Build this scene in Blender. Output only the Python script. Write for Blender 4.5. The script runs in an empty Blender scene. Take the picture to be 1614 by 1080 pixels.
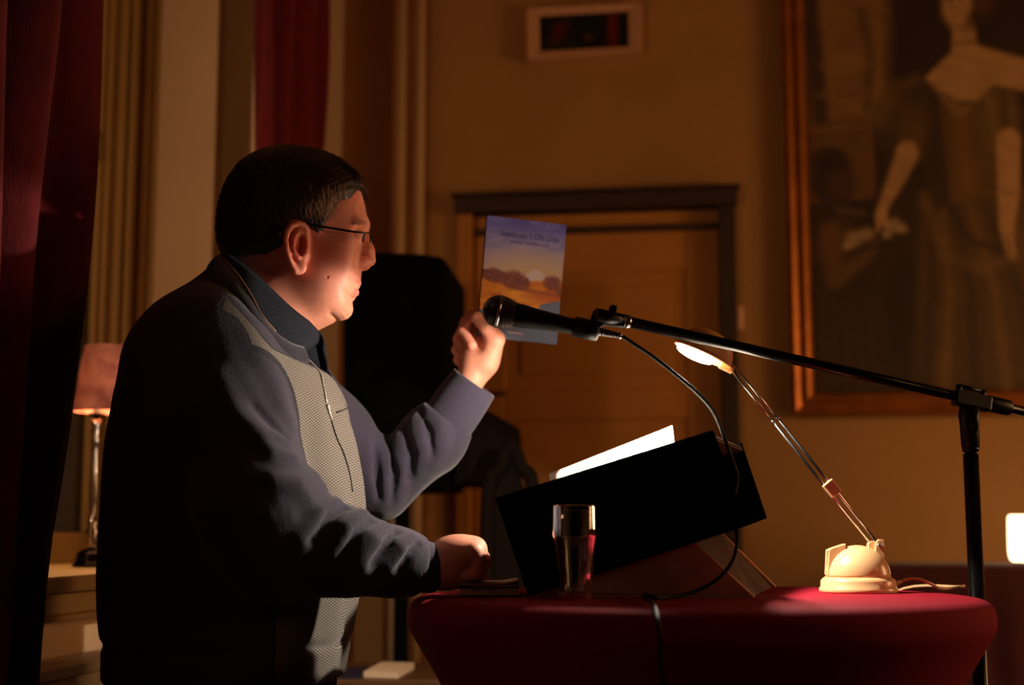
import bpy, math, random
import numpy as np
from mathutils import Vector, Matrix
random.seed(7); rng = np.random.RandomState(7)
SC = bpy.context.scene
# ---------------------------------------------------------------- camera, world, lights, exposure
CAMZ, PITCH, FPX, SC_W, SC_H = 1.185, math.radians(7.62), 2242.0, 1614, 1080
cam_d = bpy.data.cameras.new('camera'); cam = bpy.data.objects.new('camera', cam_d)
SC.collection.objects.link(cam); SC.camera = cam
cam.location = (0, 0, CAMZ); cam.rotation_euler = (math.pi / 2 + PITCH, 0, 0)
cam_d.sensor_width = 36; cam_d.lens = FPX / SC_W * 36; cam_d.clip_start = 0.05
cam_d.dof.use_dof = True; cam_d.dof.focus_distance = 2.06; cam_d.dof.aperture_fstop = 2.6
SC.view_settings.view_transform = 'Standard'; SC.view_settings.look = 'None'
SC.view_settings.gamma = 1; SC.view_settings.use_curve_mapping = False
SC.view_settings.exposure = 0.0
W = bpy.data.worlds.new('world'); SC.world = W; W.use_nodes = True
W.node_tree.nodes['Background'].inputs[0].default_value = (1.0, 0.62, 0.34, 1)
W.node_tree.nodes['Background'].inputs[1].default_value = 0.0015

def P(px, py, Y):
    """world point on the sight line of a photograph pixel at world depth Y"""
    u = (px - SC_W / 2) / FPX; v = (SC_H / 2 - py) / FPX
    s, c = math.sin(PITCH), math.cos(PITCH)
    d = np.array([u, c - v * s, s + v * c])
    return np.array([0, 0, CAMZ]) + d * (Y / d[1])

def light(kind, name, loc, power, col, **kw):
    d = bpy.data.lights.new(name, kind); d.energy = power; d.color = col
    tgt = kw.pop('target', None)
    for k, v in kw.items(): setattr(d, k, v)
    o = bpy.data.objects.new(name, d); o.location = loc; SC.collection.objects.link(o)
    if tgt is not None:
        o.rotation_euler = (Vector(tgt) - Vector(loc)).to_track_quat('-Z', 'Y').to_euler()
    return o

LAMPY = 2.03
bulb_pos = P(1092, 575, LAMPY)
light('SPOT', 'reading_lamp_light', bulb_pos, 21, (1.0, 0.86, 0.70), spot_size=math.radians(164), spot_blend=0.07,
      shadow_soft_size=0.010, target=bulb_pos + np.array([-0.42, 0.10, -0.90]))
# unseen lamp to the right of the frame, and the lamps seen in the picture
light('AREA', 'wall_lamp_light', (2.75, 2.35, 1.65), 19, (1.0, 0.52, 0.22), shape='DISK', size=0.9, target=(0.2, 3.9, 1.5))
light('POINT', 'lantern_light', P(1625, 850, 3.62), 2.2, (1.0, 0.66, 0.34), shadow_soft_size=0.06)
light('POINT', 'sill_lamp_light', P(157, 606, 2.93), 5.0, (1.0, 0.58, 0.27), shadow_soft_size=0.03)
light('AREA', 'front_fill_light', (2.6, 0.9, 2.2), 2.8, (1.0, 0.52, 0.24), shape='DISK', size=0.5, target=(-0.5, 2.6, 1.4))  # added fill from the front right, for the face; no lamp seen there

# added narrow fill, no fixture behind it: reddish light on the speaker's face
light('SPOT', 'face_fill_light', (2.3, 0.75, 1.62), 26, (1.0, 0.36, 0.24), spot_size=math.radians(8.5), spot_blend=0.6, shadow_soft_size=0.12, target=P(520, 395, 2.13))
# added fill that brightens the window recess, out of view behind the left curtain
light('POINT', 'recess_fill_light', (-1.02, 2.03, 1.72), 14, (1.0, 0.66, 0.38), shadow_soft_size=0.07)

# ---------------------------------------------------------------- helpers
def lin(c):
    c = np.array(c, float) / 255.0
    return tuple(np.where(c <= 0.04045, c / 12.92, ((c + 0.055) / 1.055) ** 2.4))

def mat(name, col, rough=0.6, metal=0.0, var=0.0, vscale=8.0, bump=0.0, bscale=60.0, attr=None, trans=0.0, ior=1.45,
        emit=None, estr=0.0, sheen=0.0, coat=0.0, sss=0.0, spec=0.5, stretch=(1, 1, 1), col2=None):
    m = bpy.data.materials.new(name); m.use_nodes = True
    nt = m.node_tree; N = nt.nodes; L = nt.links; b = N['Principled BSDF']
    lc = lin(col)
    b.inputs['Base Color'].default_value = (*lc, 1)
    b.inputs['Roughness'].default_value = rough; b.inputs['Metallic'].default_value = metal
    b.inputs['Transmission Weight'].default_value = trans; b.inputs['IOR'].default_value = ior
    b.inputs['Sheen Weight'].default_value = sheen; b.inputs['Coat Weight'].default_value = coat
    b.inputs['Specular IOR Level'].default_value = spec
    if sss:
        b.inputs['Subsurface Weight'].default_value = sss
        b.inputs['Subsurface Radius'].default_value = (0.012, 0.004, 0.002)
        b.inputs['Subsurface Scale'].default_value = 0.5
    if emit is not None:
        b.inputs['Emission Color'].default_value = (*lin(emit), 1); b.inputs['Emission Strength'].default_value = estr
    tc = N.new('ShaderNodeTexCoord'); mp = N.new('ShaderNodeMapping'); mp.inputs['Scale'].default_value = stretch
    L.new(tc.outputs['Object'], mp.inputs['Vector'])
    src = None
    if attr:
        a = N.new('ShaderNodeAttribute'); a.attribute_name = attr; src = a.outputs['Color']
    if var > 0 or col2 is not None:
        n = N.new('ShaderNodeTexNoise'); n.inputs['Scale'].default_value = vscale; n.inputs['Detail'].default_value = 6
        L.new(mp.outputs[0], n.inputs['Vector'])
        if col2 is not None:
            r = N.new('ShaderNodeValToRGB'); r.color_ramp.elements[0].position = 0.35; r.color_ramp.elements[1].position = 0.65
            r.color_ramp.elements[0].color = (*lc, 1); r.color_ramp.elements[1].color = (*lin(col2), 1)
            L.new(n.outputs[0], r.inputs[0]); src = r.outputs[0]
        else:
            mr = N.new('ShaderNodeMapRange'); mr.inputs[1].default_value = 0.3; mr.inputs[2].default_value = 0.7
            mr.inputs[3].default_value = 1 - var; mr.inputs[4].default_value = 1 + var
            L.new(n.outputs[0], mr.inputs[0])
            vm = N.new('ShaderNodeVectorMath'); vm.operation = 'SCALE'
            if src is not None: L.new(src, vm.inputs[0])
            else: vm.inputs[0].default_value = lc
            L.new(mr.outputs[0], vm.inputs['Scale']); src = vm.outputs[0]
    if src is not None: L.new(src, b.inputs['Base Color'])
    if bump > 0:
        n2 = N.new('ShaderNodeTexNoise'); n2.inputs['Scale'].default_value = bscale; n2.inputs['Detail'].default_value = 5
        L.new(mp.outputs[0], n2.inputs['Vector'])
        bp = N.new('ShaderNodeBump'); bp.inputs['Strength'].default_value = 0.6; bp.inputs['Distance'].default_value = bump
        L.new(n2.outputs[0], bp.inputs['Height']); L.new(bp.outputs[0], b.inputs['Normal'])
    return m

ROOT_LOC = {}
def empty(name, loc, label=None, cat=None, group=None):
    o = bpy.data.objects.new(name, None); o.empty_display_size = 0.1
    SC.collection.objects.link(o); o.location = tuple(float(v) for v in loc); ROOT_LOC[o.name] = np.array(loc, float)
    if label: o['label'] = label
    if cat: o['category'] = cat
    if group: o['group'] = group
    return o
def tag(o, label=None, cat=None, group=None, kind=None):
    if label: o['label'] = label
    if cat: o['category'] = cat
    if group: o['group'] = group
    if kind: o['kind'] = kind
    return o

class MB:
    def __init__(s): s.v = []; s.f = []; s.sm = []; s.n = 0
    def add(s, v, f, smooth=False):
        v = np.asarray(v, float).reshape(-1, 3)
        s.v.append(v); s.f += [[int(i) + s.n for i in q] for q in f]; s.sm += [smooth] * len(f); s.n += len(v)
        return s
    def box(s, a, b, rot=None, c=None):
        a = np.array(a, float); b = np.array(b, float); lo = np.minimum(a, b); hi = np.maximum(a, b)
        v = np.array([[x, y, z] for x in (lo[0], hi[0]) for y in (lo[1], hi[1]) for z in (lo[2], hi[2])])
        if rot is not None:
            cc = (lo + hi) / 2 if c is None else np.array(c); v = (v - cc) @ np.array(rot).T + cc
        return s.add(v, [(0, 1, 3, 2), (4, 6, 7, 5), (0, 4, 5, 1), (2, 3, 7, 6), (0, 2, 6, 4), (1, 5, 7, 3)])
    def hexa(s, p):   # 8 points: near quad 0-3, far quad 4-7
        return s.add(p, [(0, 1, 2, 3), (7, 6, 5, 4), (0, 4, 5, 1), (1, 5, 6, 2), (2, 6, 7, 3), (3, 7, 4, 0)])
    def prism(s, poly, off):
        poly = np.asarray(poly, float); n = len(poly); off = np.asarray(off, float)
        v = np.vstack([poly, poly + off])
        f = [list(range(n))[::-1], list(range(n, 2 * n))] + [(i, (i + 1) % n, n + (i + 1) % n, n + i) for i in range(n)]
        return s.add(v, f)
    def tube(s, pts, r, seg=12, smooth=True, caps=True, flat=(1, 1)):
        pts = np.asarray(pts, float); m = len(pts); r = np.broadcast_to(np.asarray(r, float), (m,))
        t = np.gradient(pts, axis=0); t /= np.linalg.norm(t, axis=1)[:, None] + 1e-12
        up = np.array([0, 0, 1.0]) if abs(t[0][2]) < 0.9 else np.array([0, 1.0, 0])
        n = np.cross(t[0], up); n /= np.linalg.norm(n)
        V = []
        for i in range(m):
            n = n - t[i] * np.dot(n, t[i]); n /= np.linalg.norm(n) + 1e-12; b = np.cross(t[i], n)
            a = np.linspace(0, 2 * np.pi, seg, endpoint=False)
            V.append(pts[i] + r[i] * (np.cos(a)[:, None] * n * flat[0] + np.sin(a)[:, None] * b * flat[1]))
        f = [(i * seg + j, i * seg + (j + 1) % seg, (i + 1) * seg + (j + 1) % seg, (i + 1) * seg + j) for i in range(m - 1) for j in range(seg)]
        if caps: f += [list(range(seg))[::-1], list(range((m - 1) * seg, m * seg))]
        return s.add(np.vstack(V), f, smooth)
    def lathe(s, prof, c=(0, 0, 0), axis=(0, 0, 1), seg=40, smooth=True, caps=True):
        """prof: list of (radius, height) along axis from c"""
        ax = np.array(axis, float); ax /= np.linalg.norm(ax)
        up = np.array([0, 0, 1.0]) if abs(ax[2]) < 0.9 else np.array([1.0, 0, 0])
        n = np.cross(ax, up); n /= np.linalg.norm(n); b = np.cross(ax, n)
        a = np.linspace(0, 2 * np.pi, seg, endpoint=False)
        V = [np.array(c) + ax * h + r * (np.cos(a)[:, None] * n + np.sin(a)[:, None] * b) for r, h in prof]
        m = len(prof)
        f = [(i * seg + j, (i + 1) * seg + j, (i + 1) * seg + (j + 1) % seg, i * seg + (j + 1) % seg) for i in range(m - 1) for j in range(seg)]
        if caps: f += [list(range(seg)), list(range((m - 1) * seg, m * seg))[::-1]]
        return s.add(np.vstack(V), f, smooth)
    def ellipsoid(s, c, ax3, seg=24, rings=14):
        """ax3: three axis vectors (rows)"""
        A = np.asarray(ax3, float); V = []
        for i in range(rings + 1):
            th = np.pi * i / rings
            for j in range(seg):
                ph = 2 * np.pi * j / seg
                V.append(np.array(c) + math.sin(th) * math.cos(ph) * A[0] + math.sin(th) * math.sin(ph) * A[1] + math.cos(th) * A[2])
        f = [(i * seg + j, (i + 1) * seg + j, (i + 1) * seg + (j + 1) % seg, i * seg + (j + 1) % seg) for i in range(rings) for j in range(seg)]
        return s.add(V, f, True)
    def grid(s, G, smooth=True, close_u=False):
        """G: (m,n,3)"""
        m, n = G.shape[:2]
        f = [(i * n + j, i * n + j + 1, ((i + 1) % m) * n + j + 1, ((i + 1) % m) * n + j) for i in range(m if close_u else m - 1) for j in range(n - 1)]
        return s.add(G.reshape(-1, 3), f, smooth)
    def build(s, name, material, parent=None, bevel=0.0, xf=None, attrs=None, solid=0.0, autosmooth=True, bseg=2):
        v = np.vstack(s.v)
        if xf is not None: v = xf(v)
        if parent is None:
            lo, hi = v.min(0), v.max(0); org = np.array([(lo[0] + hi[0]) / 2, (lo[1] + hi[1]) / 2, lo[2]])
        else:
            p = parent
            while p.parent is not None: p = p.parent
            org = ROOT_LOC[p.name]
        me = bpy.data.meshes.new(name); me.from_pydata((v - org).tolist(), [], s.f)
        me.polygons.foreach_set('use_smooth', s.sm)
        if attrs:
            for k, a in attrs.items():
                at = me.color_attributes.new(k, 'FLOAT_COLOR', 'POINT')
                at.data.foreach_set('color', np.hstack([a, np.ones((len(a), 1))]).astype(np.float32).ravel())
        me.update()
        o = bpy.data.objects.new(name, me); SC.collection.objects.link(o)
        me.materials.append(material)
        if parent is not None: o.parent = parent
        else: o.location = org.tolist(); ROOT_LOC[o.name] = org
        if solid:
            md = o.modifiers.new('thick', 'SOLIDIFY'); md.thickness = solid; md.offset = 0
        if bevel:
            md = o.modifiers.new('bevel', 'BEVEL'); md.width = bevel; md.segments = bseg; md.limit_method = 'ANGLE'; md.angle_limit = math.radians(40)
        return o

def fast_mesh(name, V, Q, material, parent, attrs=None, smooth=True):
    """large quad mesh"""
    p = parent
    while p is not None and p.parent is not None: p = p.parent
    org = ROOT_LOC[p.name] if p is not None else np.zeros(3)
    me = bpy.data.meshes.new(name)
    me.vertices.add(len(V)); me.vertices.foreach_set('co', (V - org).astype(np.float32).ravel())
    me.loops.add(len(Q) * 4); me.loops.foreach_set('vertex_index', Q.astype(np.int32).ravel())
    me.polygons.add(len(Q)); me.polygons.foreach_set('loop_start', np.arange(0, len(Q) * 4, 4, dtype=np.int32))
    me.polygons.foreach_set('loop_total', np.full(len(Q), 4, dtype=np.int32))
    me.polygons.foreach_set('use_smooth', np.ones(len(Q), dtype=bool) if smooth else np.zeros(len(Q), dtype=bool))
    me.update(calc_edges=True); me.validate()
    if attrs:
        for k, a in attrs.items():
            at = me.color_attributes.new(k, 'FLOAT_COLOR', 'POINT')
            at.data.foreach_set('color', np.hstack([a, np.ones((len(a), 1))]).astype(np.float32).ravel())
    o = bpy.data.objects.new(name, me); SC.collection.objects.link(o); me.materials.append(material)
    if parent is not None: o.parent = parent
    return o

def catmull(pts, n=8):
    p = np.asarray(pts, float); p = np.vstack([2 * p[0] - p[1], p, 2 * p[-1] - p[-2]]); out = []
    for i in range(1, len(p) - 2):
        for t in np.linspace(0, 1, n, endpoint=False):
            a, b, c, d = p[i - 1], p[i], p[i + 1], p[i + 2]
            out.append(0.5 * (2 * b + (c - a) * t + (2 * a - 5 * b + 4 * c - d) * t * t + (3 * b - a - 3 * c + d) * t ** 3))
    out.append(p[-2]); return np.array(out)

# room frame: r runs along the back wall to the right, n runs away from the camera
RA = math.radians(8.1); CA, SA = math.cos(RA), math.sin(RA)
def room(v):
    v = np.asarray(v, float); x = v[..., 0] * CA + v[..., 1] * SA; y = -v[..., 0] * SA + v[..., 1] * CA
    return np.stack([x, y, v[..., 2]], -1)
def on_n(px, py, n):      # sight line meets the plane n = const -> (r, z)
    d = P(px, py, 1.0) - np.array([0, 0, CAMZ]); r_ = d[0] * CA - d[1] * SA; n_ = d[0] * SA + d[1] * CA
    k = n / n_; return r_ * k, CAMZ + d[2] * k
def on_r(px, py, r):
    d = P(px, py, 1.0) - np.array([0, 0, CAMZ]); r_ = d[0] * CA - d[1] * SA; n_ = d[0] * SA + d[1] * CA
    k = r / r_; return n_ * k, CAMZ + d[2] * k
NB = 4.16
RL = on_n(535, 500, NB)[0]
CEIL = 3.6
# ---------------------------------------------------------------- setting
M_wall = mat('back_wall_paint', (172, 122, 66), 0.85, var=0.06, vscale=3, bump=0.002, bscale=40)
M_lwall = mat('left_wall_paint', (205, 170, 130), 0.85, var=0.05, vscale=3, bump=0.002, bscale=40)
M_ceil = mat('ceiling_paint', (150, 130, 105), 0.9, var=0.05)
M_floor = mat('dark_floorboards', (60, 38, 22), 0.5, var=0.3, vscale=4, stretch=(1, 14, 1))
M_cream = mat('yellow_cream_paint', (156, 118, 58), 0.55, var=0.05, vscale=5)
M_reveal = mat('beige_paint', (228, 194, 154), 0.7, var=0.05, vscale=4)
M_sill = mat('sill_paint', (196, 162, 108), 0.45, var=0.05)
M_door = mat('ochre_door_paint', (190, 122, 42), 0.6, var=0.06, vscale=4)
M_arch = mat('dark_brown_trim', (58, 36, 18), 0.6, var=0.1)  # dark brown for door head, right side and other trim
M_white = mat('white_enamel', (215, 195, 170), 0.4)
M_night = mat('night_glass', (14, 14, 18), 0.08)
M_pipe = mat('pipe_paint', (214, 178, 132), 0.45, var=0.04)

def struct(name, mb, m, parent=None, bevel=0.0, x=room):
    o = mb.build(name, m, parent, bevel, xf=x)
    if parent is None: o['kind'] = 'structure'
    return o
R0, R1 = RL - 0.42, 3.4
struct('floor', MB().box((RL - 0.5, -1.5, -0.1), (R1 + 0.15, NB + 0.15, 0)), M_floor)
struct('ceiling', MB().box((RL - 0.5, -1.5, CEIL), (R1 + 0.15, NB + 0.15, CEIL + 0.1)), M_ceil)
struct('wall_right', MB().box((R1, -1.5, 0), (R1 + 0.15, NB, CEIL)), M_wall)
# back wall with the door opening
dl, dt = on_n(722, 322, NB); dr = on_n(1152, 322, NB)[0]
wb = MB().box((R0 - 0.1, NB, 0), (dl, NB + 0.15, CEIL)).box((dr, NB, 0), (R1, NB + 0.15, CEIL)).box((dl, NB, dt), (dr, NB + 0.15, CEIL))
struct('wall_back', wb, M_wall)
struct('baseboard_back', MB().box((dr + 0.07, NB - 0.02, 0), (R1, NB, 0.16)).box((RL, NB - 0.02, 0), (dl - 0.07, NB, 0.16)), M_arch, bevel=0.004)
# left wall with the deep window recess
n_j = on_r(397, 300, RL)[0]; SILLZ = on_r(130, 905, RL + 0.06)[1]; n_o = 1.5; HEAD = 3.05; RB = RL - 0.36
nA = on_r(228, 400, RB)[0]; nB = on_r(334, 400, RL - 0.125)[0]
wl = MB().prism([(RL, on_r(393, 400, RL)[0] + 0.04, 0), (RL, NB, 0), (R0, NB, 0), (R0, nA + 0.06, 0), (RB, nA + 0.06, 0), (RL - 0.125, max(nB, nA) + 0.1, 0), (RL - 0.02, on_r(393, 400, RL)[0] + 0.08, 0)], (0, 0, CEIL))
wl.box((R0, -1.5, 0), (RL, n_o, CEIL))
wl.box((R0, n_o, 0), (RL, n_j, SILLZ - 0.03)).box((R0, n_o, HEAD), (RL, n_j, CEIL)).box((R0 - 0.05, n_o, SILLZ - 0.03), (R0, n_j, HEAD))
struct('wall_left', wl, M_lwall)
struct('baseboard_left', MB().box((RL, n_o, 0), (RL + 0.02, NB, 0.16)), M_arch, bevel=0.004)
# sill: slab and the moulding under it
ms = MB().box((RB - 0.03, n_o, SILLZ - 0.028), (RL + 0.07, n_j - 0.01, SILLZ))
ms.box((RL, n_o, SILLZ - 0.066), (RL + 0.048, n_j - 0.01, SILLZ - 0.031)).box((RL, n_o, SILLZ - 0.076), (RL + 0.056, n_j - 0.01, SILLZ - 0.066))
o = struct('trim_1', ms, M_sill, bevel=0.006); tag(o, 'cream painted window sill with moulding under the sill lamp')
# far reveal of the recess: splayed panels, seen face on
nf = n_j + 0.0
r330 = None
def jamb_pt(px, r):      # where a sight column meets r = const
    return on_r(px, 400, r)[0]
mj = MB()
def slab(r_a, n_a, r_b, n_b, th, z0=SILLZ, z1=HEAD):
    return [(r_a, n_a, z0), (r_b, n_b, z0), (r_b, n_b, z1), (r_a, n_a, z1), (r_a, n_a + th, z0), (r_b, n_b + th, z0), (r_b, n_b + th, z1), (r_a, n_a + th, z1)]
nA = jamb_pt(228, RB); nB = jamb_pt(334, RL - 0.125)
mj.hexa(slab(RB, nA, RL - 0.125, nB, 0.25))
struct('trim_2', mj, M_reveal)
struct('trim_3', MB().hexa(slab(RL - 0.125, jamb_pt(336, RL - 0.125) + 0.035, RL - 0.002, jamb_pt(393, RL) + 0.03, 0.2)), mat('shutter_paint', (132, 98, 62), 0.6, var=0.05), )
# corner casing of the recess with two beads
struct('trim_4', MB().box((RL - 0.004, jamb_pt(393, RL), SILLZ - 0.1), (RL + 0.022, jamb_pt(401, RL), HEAD + 0.05))
       .box((RL - 0.002, jamb_pt(402.5, RL), SILLZ - 0.1), (RL + 0.03, jamb_pt(407, RL), HEAD + 0.05)), M_reveal, bevel=0.004)
# the window itself: casing with vertical mouldings, sash, night panes
root = empty('window_1', room(np.array([RB, 2.6, SILLZ]))); root['kind'] = 'structure'
nw0 = jamb_pt(178, RB); fr = MB()
fr.box((RB - 0.06, nw0 - 0.04, SILLZ), (RB, nA + 0.01, HEAD))
for a, b, t in ((0.0, 0.10, 0.018), (0.16, 0.30, 0.03), (0.36, 0.46, 0.012), (0.55, 0.80, 0.024), (0.86, 1.0, 0.035)):
    L_ = nA - nw0; fr.box((RB - 0.01, nw0 + a * L_, SILLZ), (RB + t, nw0 + b * L_, HEAD))
fr.box((RB - 0.05, n_o, HEAD - 0.1), (RB, nw0, HEAD)).box((RB - 0.05, n_o, SILLZ), (RB, nw0, SILLZ + 0.07)).box((RB - 0.05, n_o, SILLZ), (RB, n_o + 0.09, HEAD))
fr.build('window_frame', M_cream, root, 0.004, xf=room)
for k in range(2):
    z0, z1 = ((SILLZ + 0.07, 2.1), (2.16, HEAD - 0.1))[k]
    MB().box((RB - 0.045, n_o + 0.09, z0 - (0.06 if k else 0)), (RB - 0.01, nw0 - 0.04, z0)).build('sash_rail', M_cream, root, 0.003, xf=room)
    for j in range(2):
        a = n_o + 0.09 + j * (nw0 - 0.13 - n_o) / 2; b = a + (nw0 - 0.13 - n_o) / 2
        MB().box((RB - 0.034, a + 0.02, z0), (RB - 0.028, b - 0.02, z1)).build('window_pane', M_night, root, xf=room)
        MB().box((RB - 0.045, b - 0.02, z0), (RB - 0.012, b + 0.02, z1)).build('glazing_bar', M_cream, root, 0.003, xf=room)

# door: architrave and panelled leaf
root = empty('door_1', room(np.array([(dl + dr) / 2, NB, 0]))); root['kind'] = 'structure'
def bz(px, py): return on_n(px, py, NB)
aw = 0.05
MB().box((dl - 0.005, NB - 0.045, dt - 0.035), (dr + 0.02, NB + 0.0, dt + 0.012)).box((dl - 0.012, NB - 0.06, dt + 0.012), (dr + 0.027, NB, dt + 0.022)).build('head_architrave', M_arch, root, 0.004, xf=room)
MB().box((dr - 0.038, NB - 0.03, 0), (dr + 0.012, NB, dt - 0.035)).build('side_architrave', M_arch, root, 0.004, xf=room)
MB().box((dl, NB - 0.02, 0), (dl + 0.045, NB + 0.02, dt - 0.035)).build('side_architrave', M_door, root, 0.004, xf=room)
ll, lr = dl + 0.045, dr - 0.038
MB().box((ll, NB + 0.035, 0.01), (lr, NB + 0.075, dt - 0.035)).build('door_leaf', M_door, root, xf=room)
z_top = bz(1000, 385)[1]; z_pt = bz(1000, 425)[1]; z_m1 = bz(1000, 610)[1]; z_m0 = bz(1000, 660)[1]
zt = dt - 0.035
xi0, xi1 = bz(795, 500)[0], bz(1082, 500)[0]
leaf = MB()
leaf.box((ll, NB + 0.026, 0.01), (xi0, NB + 0.036, zt - 0.06)).box((xi1, NB + 0.026, 0.01), (lr, NB + 0.036, zt - 0.06))
leaf.box((xi0, NB + 0.026, z_pt), (xi1, NB + 0.036, zt - 0.06)).box((xi0, NB + 0.026, z_m0), (xi1, NB + 0.036, z_m1)).box((xi0, NB + 0.026, 0.01), (xi1, NB + 0.036, 0.25))
leaf.build('door_stiles', M_door, root, 0.005, xf=room)
MB().box((ll, NB - 0.004, zt - 0.062), (lr, NB + 0.036, zt - 0.045)).build('head_bead', M_arch, root, 0.003, xf=room)
for z0, z1 in ((z_m1, z_pt), (0.25, z_m0)):
    MB().box((xi0 + 0.045, NB + 0.029, z0 + 0.045), (xi1 - 0.045, NB + 0.036, z1 - 0.045)).build('door_panel', M_door, root, 0.008, xf=room)
hx, hz = bz(748, 640)
MB().box((hx - 0.018, NB + 0.002, hz - 0.09), (hx + 0.018, NB + 0.014, hz + 0.09)).tube([(hx, NB, hz + 0.03), (hx, NB - 0.04, hz + 0.03), (hx + 0.02, NB - 0.05, hz + 0.03), (hx + 0.1, NB - 0.05, hz + 0.03)], 0.008).build('door_handle', mat('aged_brass', (150, 110, 60), 0.35, 1.0), root, 0.002, xf=room)

# light switch right of the door
sx, sz = bz(1166, 502)
root = empty('light_switch', room(np.array([sx, NB, sz - 0.035])), 'small pale switch plate on the wall right of the door', 'switch')
MB().box((sx - 0.011, NB - 0.012, sz - 0.036), (sx + 0.011, NB + 0.0, sz + 0.036)).build('switch_plate', mat('switch_plastic', (225, 170, 120), 0.4), root, 0.004, xf=room)
MB().box((sx - 0.006, NB - 0.017, sz - 0.013), (sx + 0.006, NB - 0.01, sz + 0.013)).build('rocker', mat('switch_rocker', (225, 180, 130), 0.35), root, 0.002, xf=room)

# heating pipes left of the door
for px, w, lb in ((634, 20, 'left heating pipe of the pair, floor to ceiling behind the speaker'), (665.5, 16, 'right, thinner heating pipe of the pair, floor to ceiling behind the speaker')):
    x0 = bz(px - w / 2, 300)[0]; x1 = bz(px + w / 2, 300)[0]; xc = (x0 + x1) / 2
    root = empty('heating_pipe', room(np.array([xc, NB - 0.05, 0])), lb, 'pipe', 'heating pipes on the back wall')
    MB().tube([(xc, NB - 0.05, 0), (xc, NB - 0.05, CEIL)], (x1 - x0) / 2, 20).build('pipe', M_pipe, root, xf=room)
    for z in (0.5, 1.75, 3.0):
        MB().lathe([(0.0, -0.012), ((x1 - x0) / 2 + 0.003, -0.012), ((x1 - x0) / 2 + 0.003, 0.012), (0.0, 0.012)], (xc, NB - 0.05, z)).tube([(xc, NB - 0.05, z), (xc, NB, z)], 0.006).build('bracket', M_pipe, root, xf=room)

# curtains ------------------------------------------------------------
M_cur = mat('dark_red_velvet', (100, 5, 14), 0.9, var=0.25, vscale=60, sheen=0.08, bump=0.0015, bscale=300, stretch=(1, 1, 0.25))
M_cur2 = mat('red_velvet_far', (112, 5, 17), 0.9, var=0.2, vscale=40, sheen=0.12, bump=0.0015, bscale=300)
def curtain(name, rr, edge_l, edge_r, nf_, amp, label, m, y_top=-330, ph=0.0, zb=0.02, seed=1):
    """edge_l / edge_r: functions of height giving n of the two edges"""
    rs = np.random.RandomState(seed); S = np.linspace(0, 1, 150); Z = np.linspace(zb, CEIL - 0.35, 90)
    G = np.zeros((len(S), len(Z), 3)); fj = rs.uniform(-0.5, 0.5, 8)
    for j, z in enumerate(Z):
        a, b = edge_l(z), edge_r(z); w = (z / 2.5)
        ph_ = ph + 0.25 * math.sin(z * 1.7 + seed)
        warp = S + 0.03 * np.sin(S * 9 + fj[0] * 6 + z * 0.4)
        f = np.sin(warp * nf_ * 2 * np.pi + ph_)
        off = amp * (np.sign(f) * np.abs(f) ** 0.75) + 0.3 * amp * np.sin(warp * nf_ * 5.1 + fj[1] * 9 + z * 1.3) + 0.008 * np.sin(z * 6 + S * 12)
        G[:, j, 0] = rr + off; G[:, j, 1] = a + (b - a) * S; G[:, j, 2] = z
    mb = MB().grid(G)
    # heading tape and hem give the cloth its ends
    o = mb.build(name, m, None, xf=room, solid=0.006)
    return tag(o, label, 'curtain')
zz = lambda y, r=RL + 0.1: on_r(130, y, r)[1]
ey = [(-400, 186), (0, 181), (150, 172), (300, 160), (450, 147), (600, 134), (750, 116), (850, 104), (950, 98), (1000, 92), (1080, 84), (1500, 80)]
RC = RL + 0.165
_z = np.array([on_r(x, y, RC)[1] for y, x in ey])[::-1]; _n = np.array([on_r(x, y, RC)[0] for y, x in ey])[::-1]
curtain('window_curtain', RC, lambda z: 1.35, lambda z: float(np.interp(z, _z, _n)), 4.5, 0.034,
        'heavy dark red curtain at the left edge, hanging in front of the sill lamp', M_cur, seed=3, ph=2.2)
RC2 = RL + 0.05; nL = on_r(404, 200, RC2)[0]; nR = on_r(497, 200, RC2)[0]
curtain('window_curtain', RC2, lambda z: nL - 0.02, lambda z: nR, 3.0, 0.03,
        'narrow red curtain hanging behind the man, right of the window recess', M_cur2, seed=9, ph=0.6)
mbr = MB().tube([(RL + 0.12, 1.3, CEIL - 0.33), (RL + 0.12, NB - 0.05, CEIL - 0.33)], 0.014, 12)
tag(mbr.build('curtain_rail', M_arch, xf=room), 'dark curtain rail along the window wall, above the picture', 'rail')

# radiator below the sill ------------------------------------------------
rz = on_r(125, 1046, RL + 0.11)[1]
root = empty('radiator', room(np.array([RL + 0.08, 2.4, 0.12])), 'white panel radiator under the window sill, lower left', 'radiator')
MB().box((RL + 0.03, 1.6, 0.14), (RL + 0.10, 3.2, rz - 0.02)).build('radiator_panel', M_white, root, 0.01, xf=room)
MB().box((RL + 0.02, 1.59, rz - 0.02), (RL + 0.11, 3.21, rz)).build('top_grille', M_white, root, 0.004, xf=room)
cv = MB()
for k in range(45):
    n0 = 1.63 + k * 0.035; cv.box((RL + 0.10, n0, 0.2), (RL + 0.108, n0 + 0.018, rz - 0.07))
tag(cv.build('panel_ribs', M_white, root, 0.003, xf=room, bseg=1))
for n0 in (1.8, 3.0): MB().box((RL, n0, 0.0), (RL + 0.06, n0 + 0.04, 0.2)).build('wall_bracket', M_white, root, xf=room)

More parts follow.
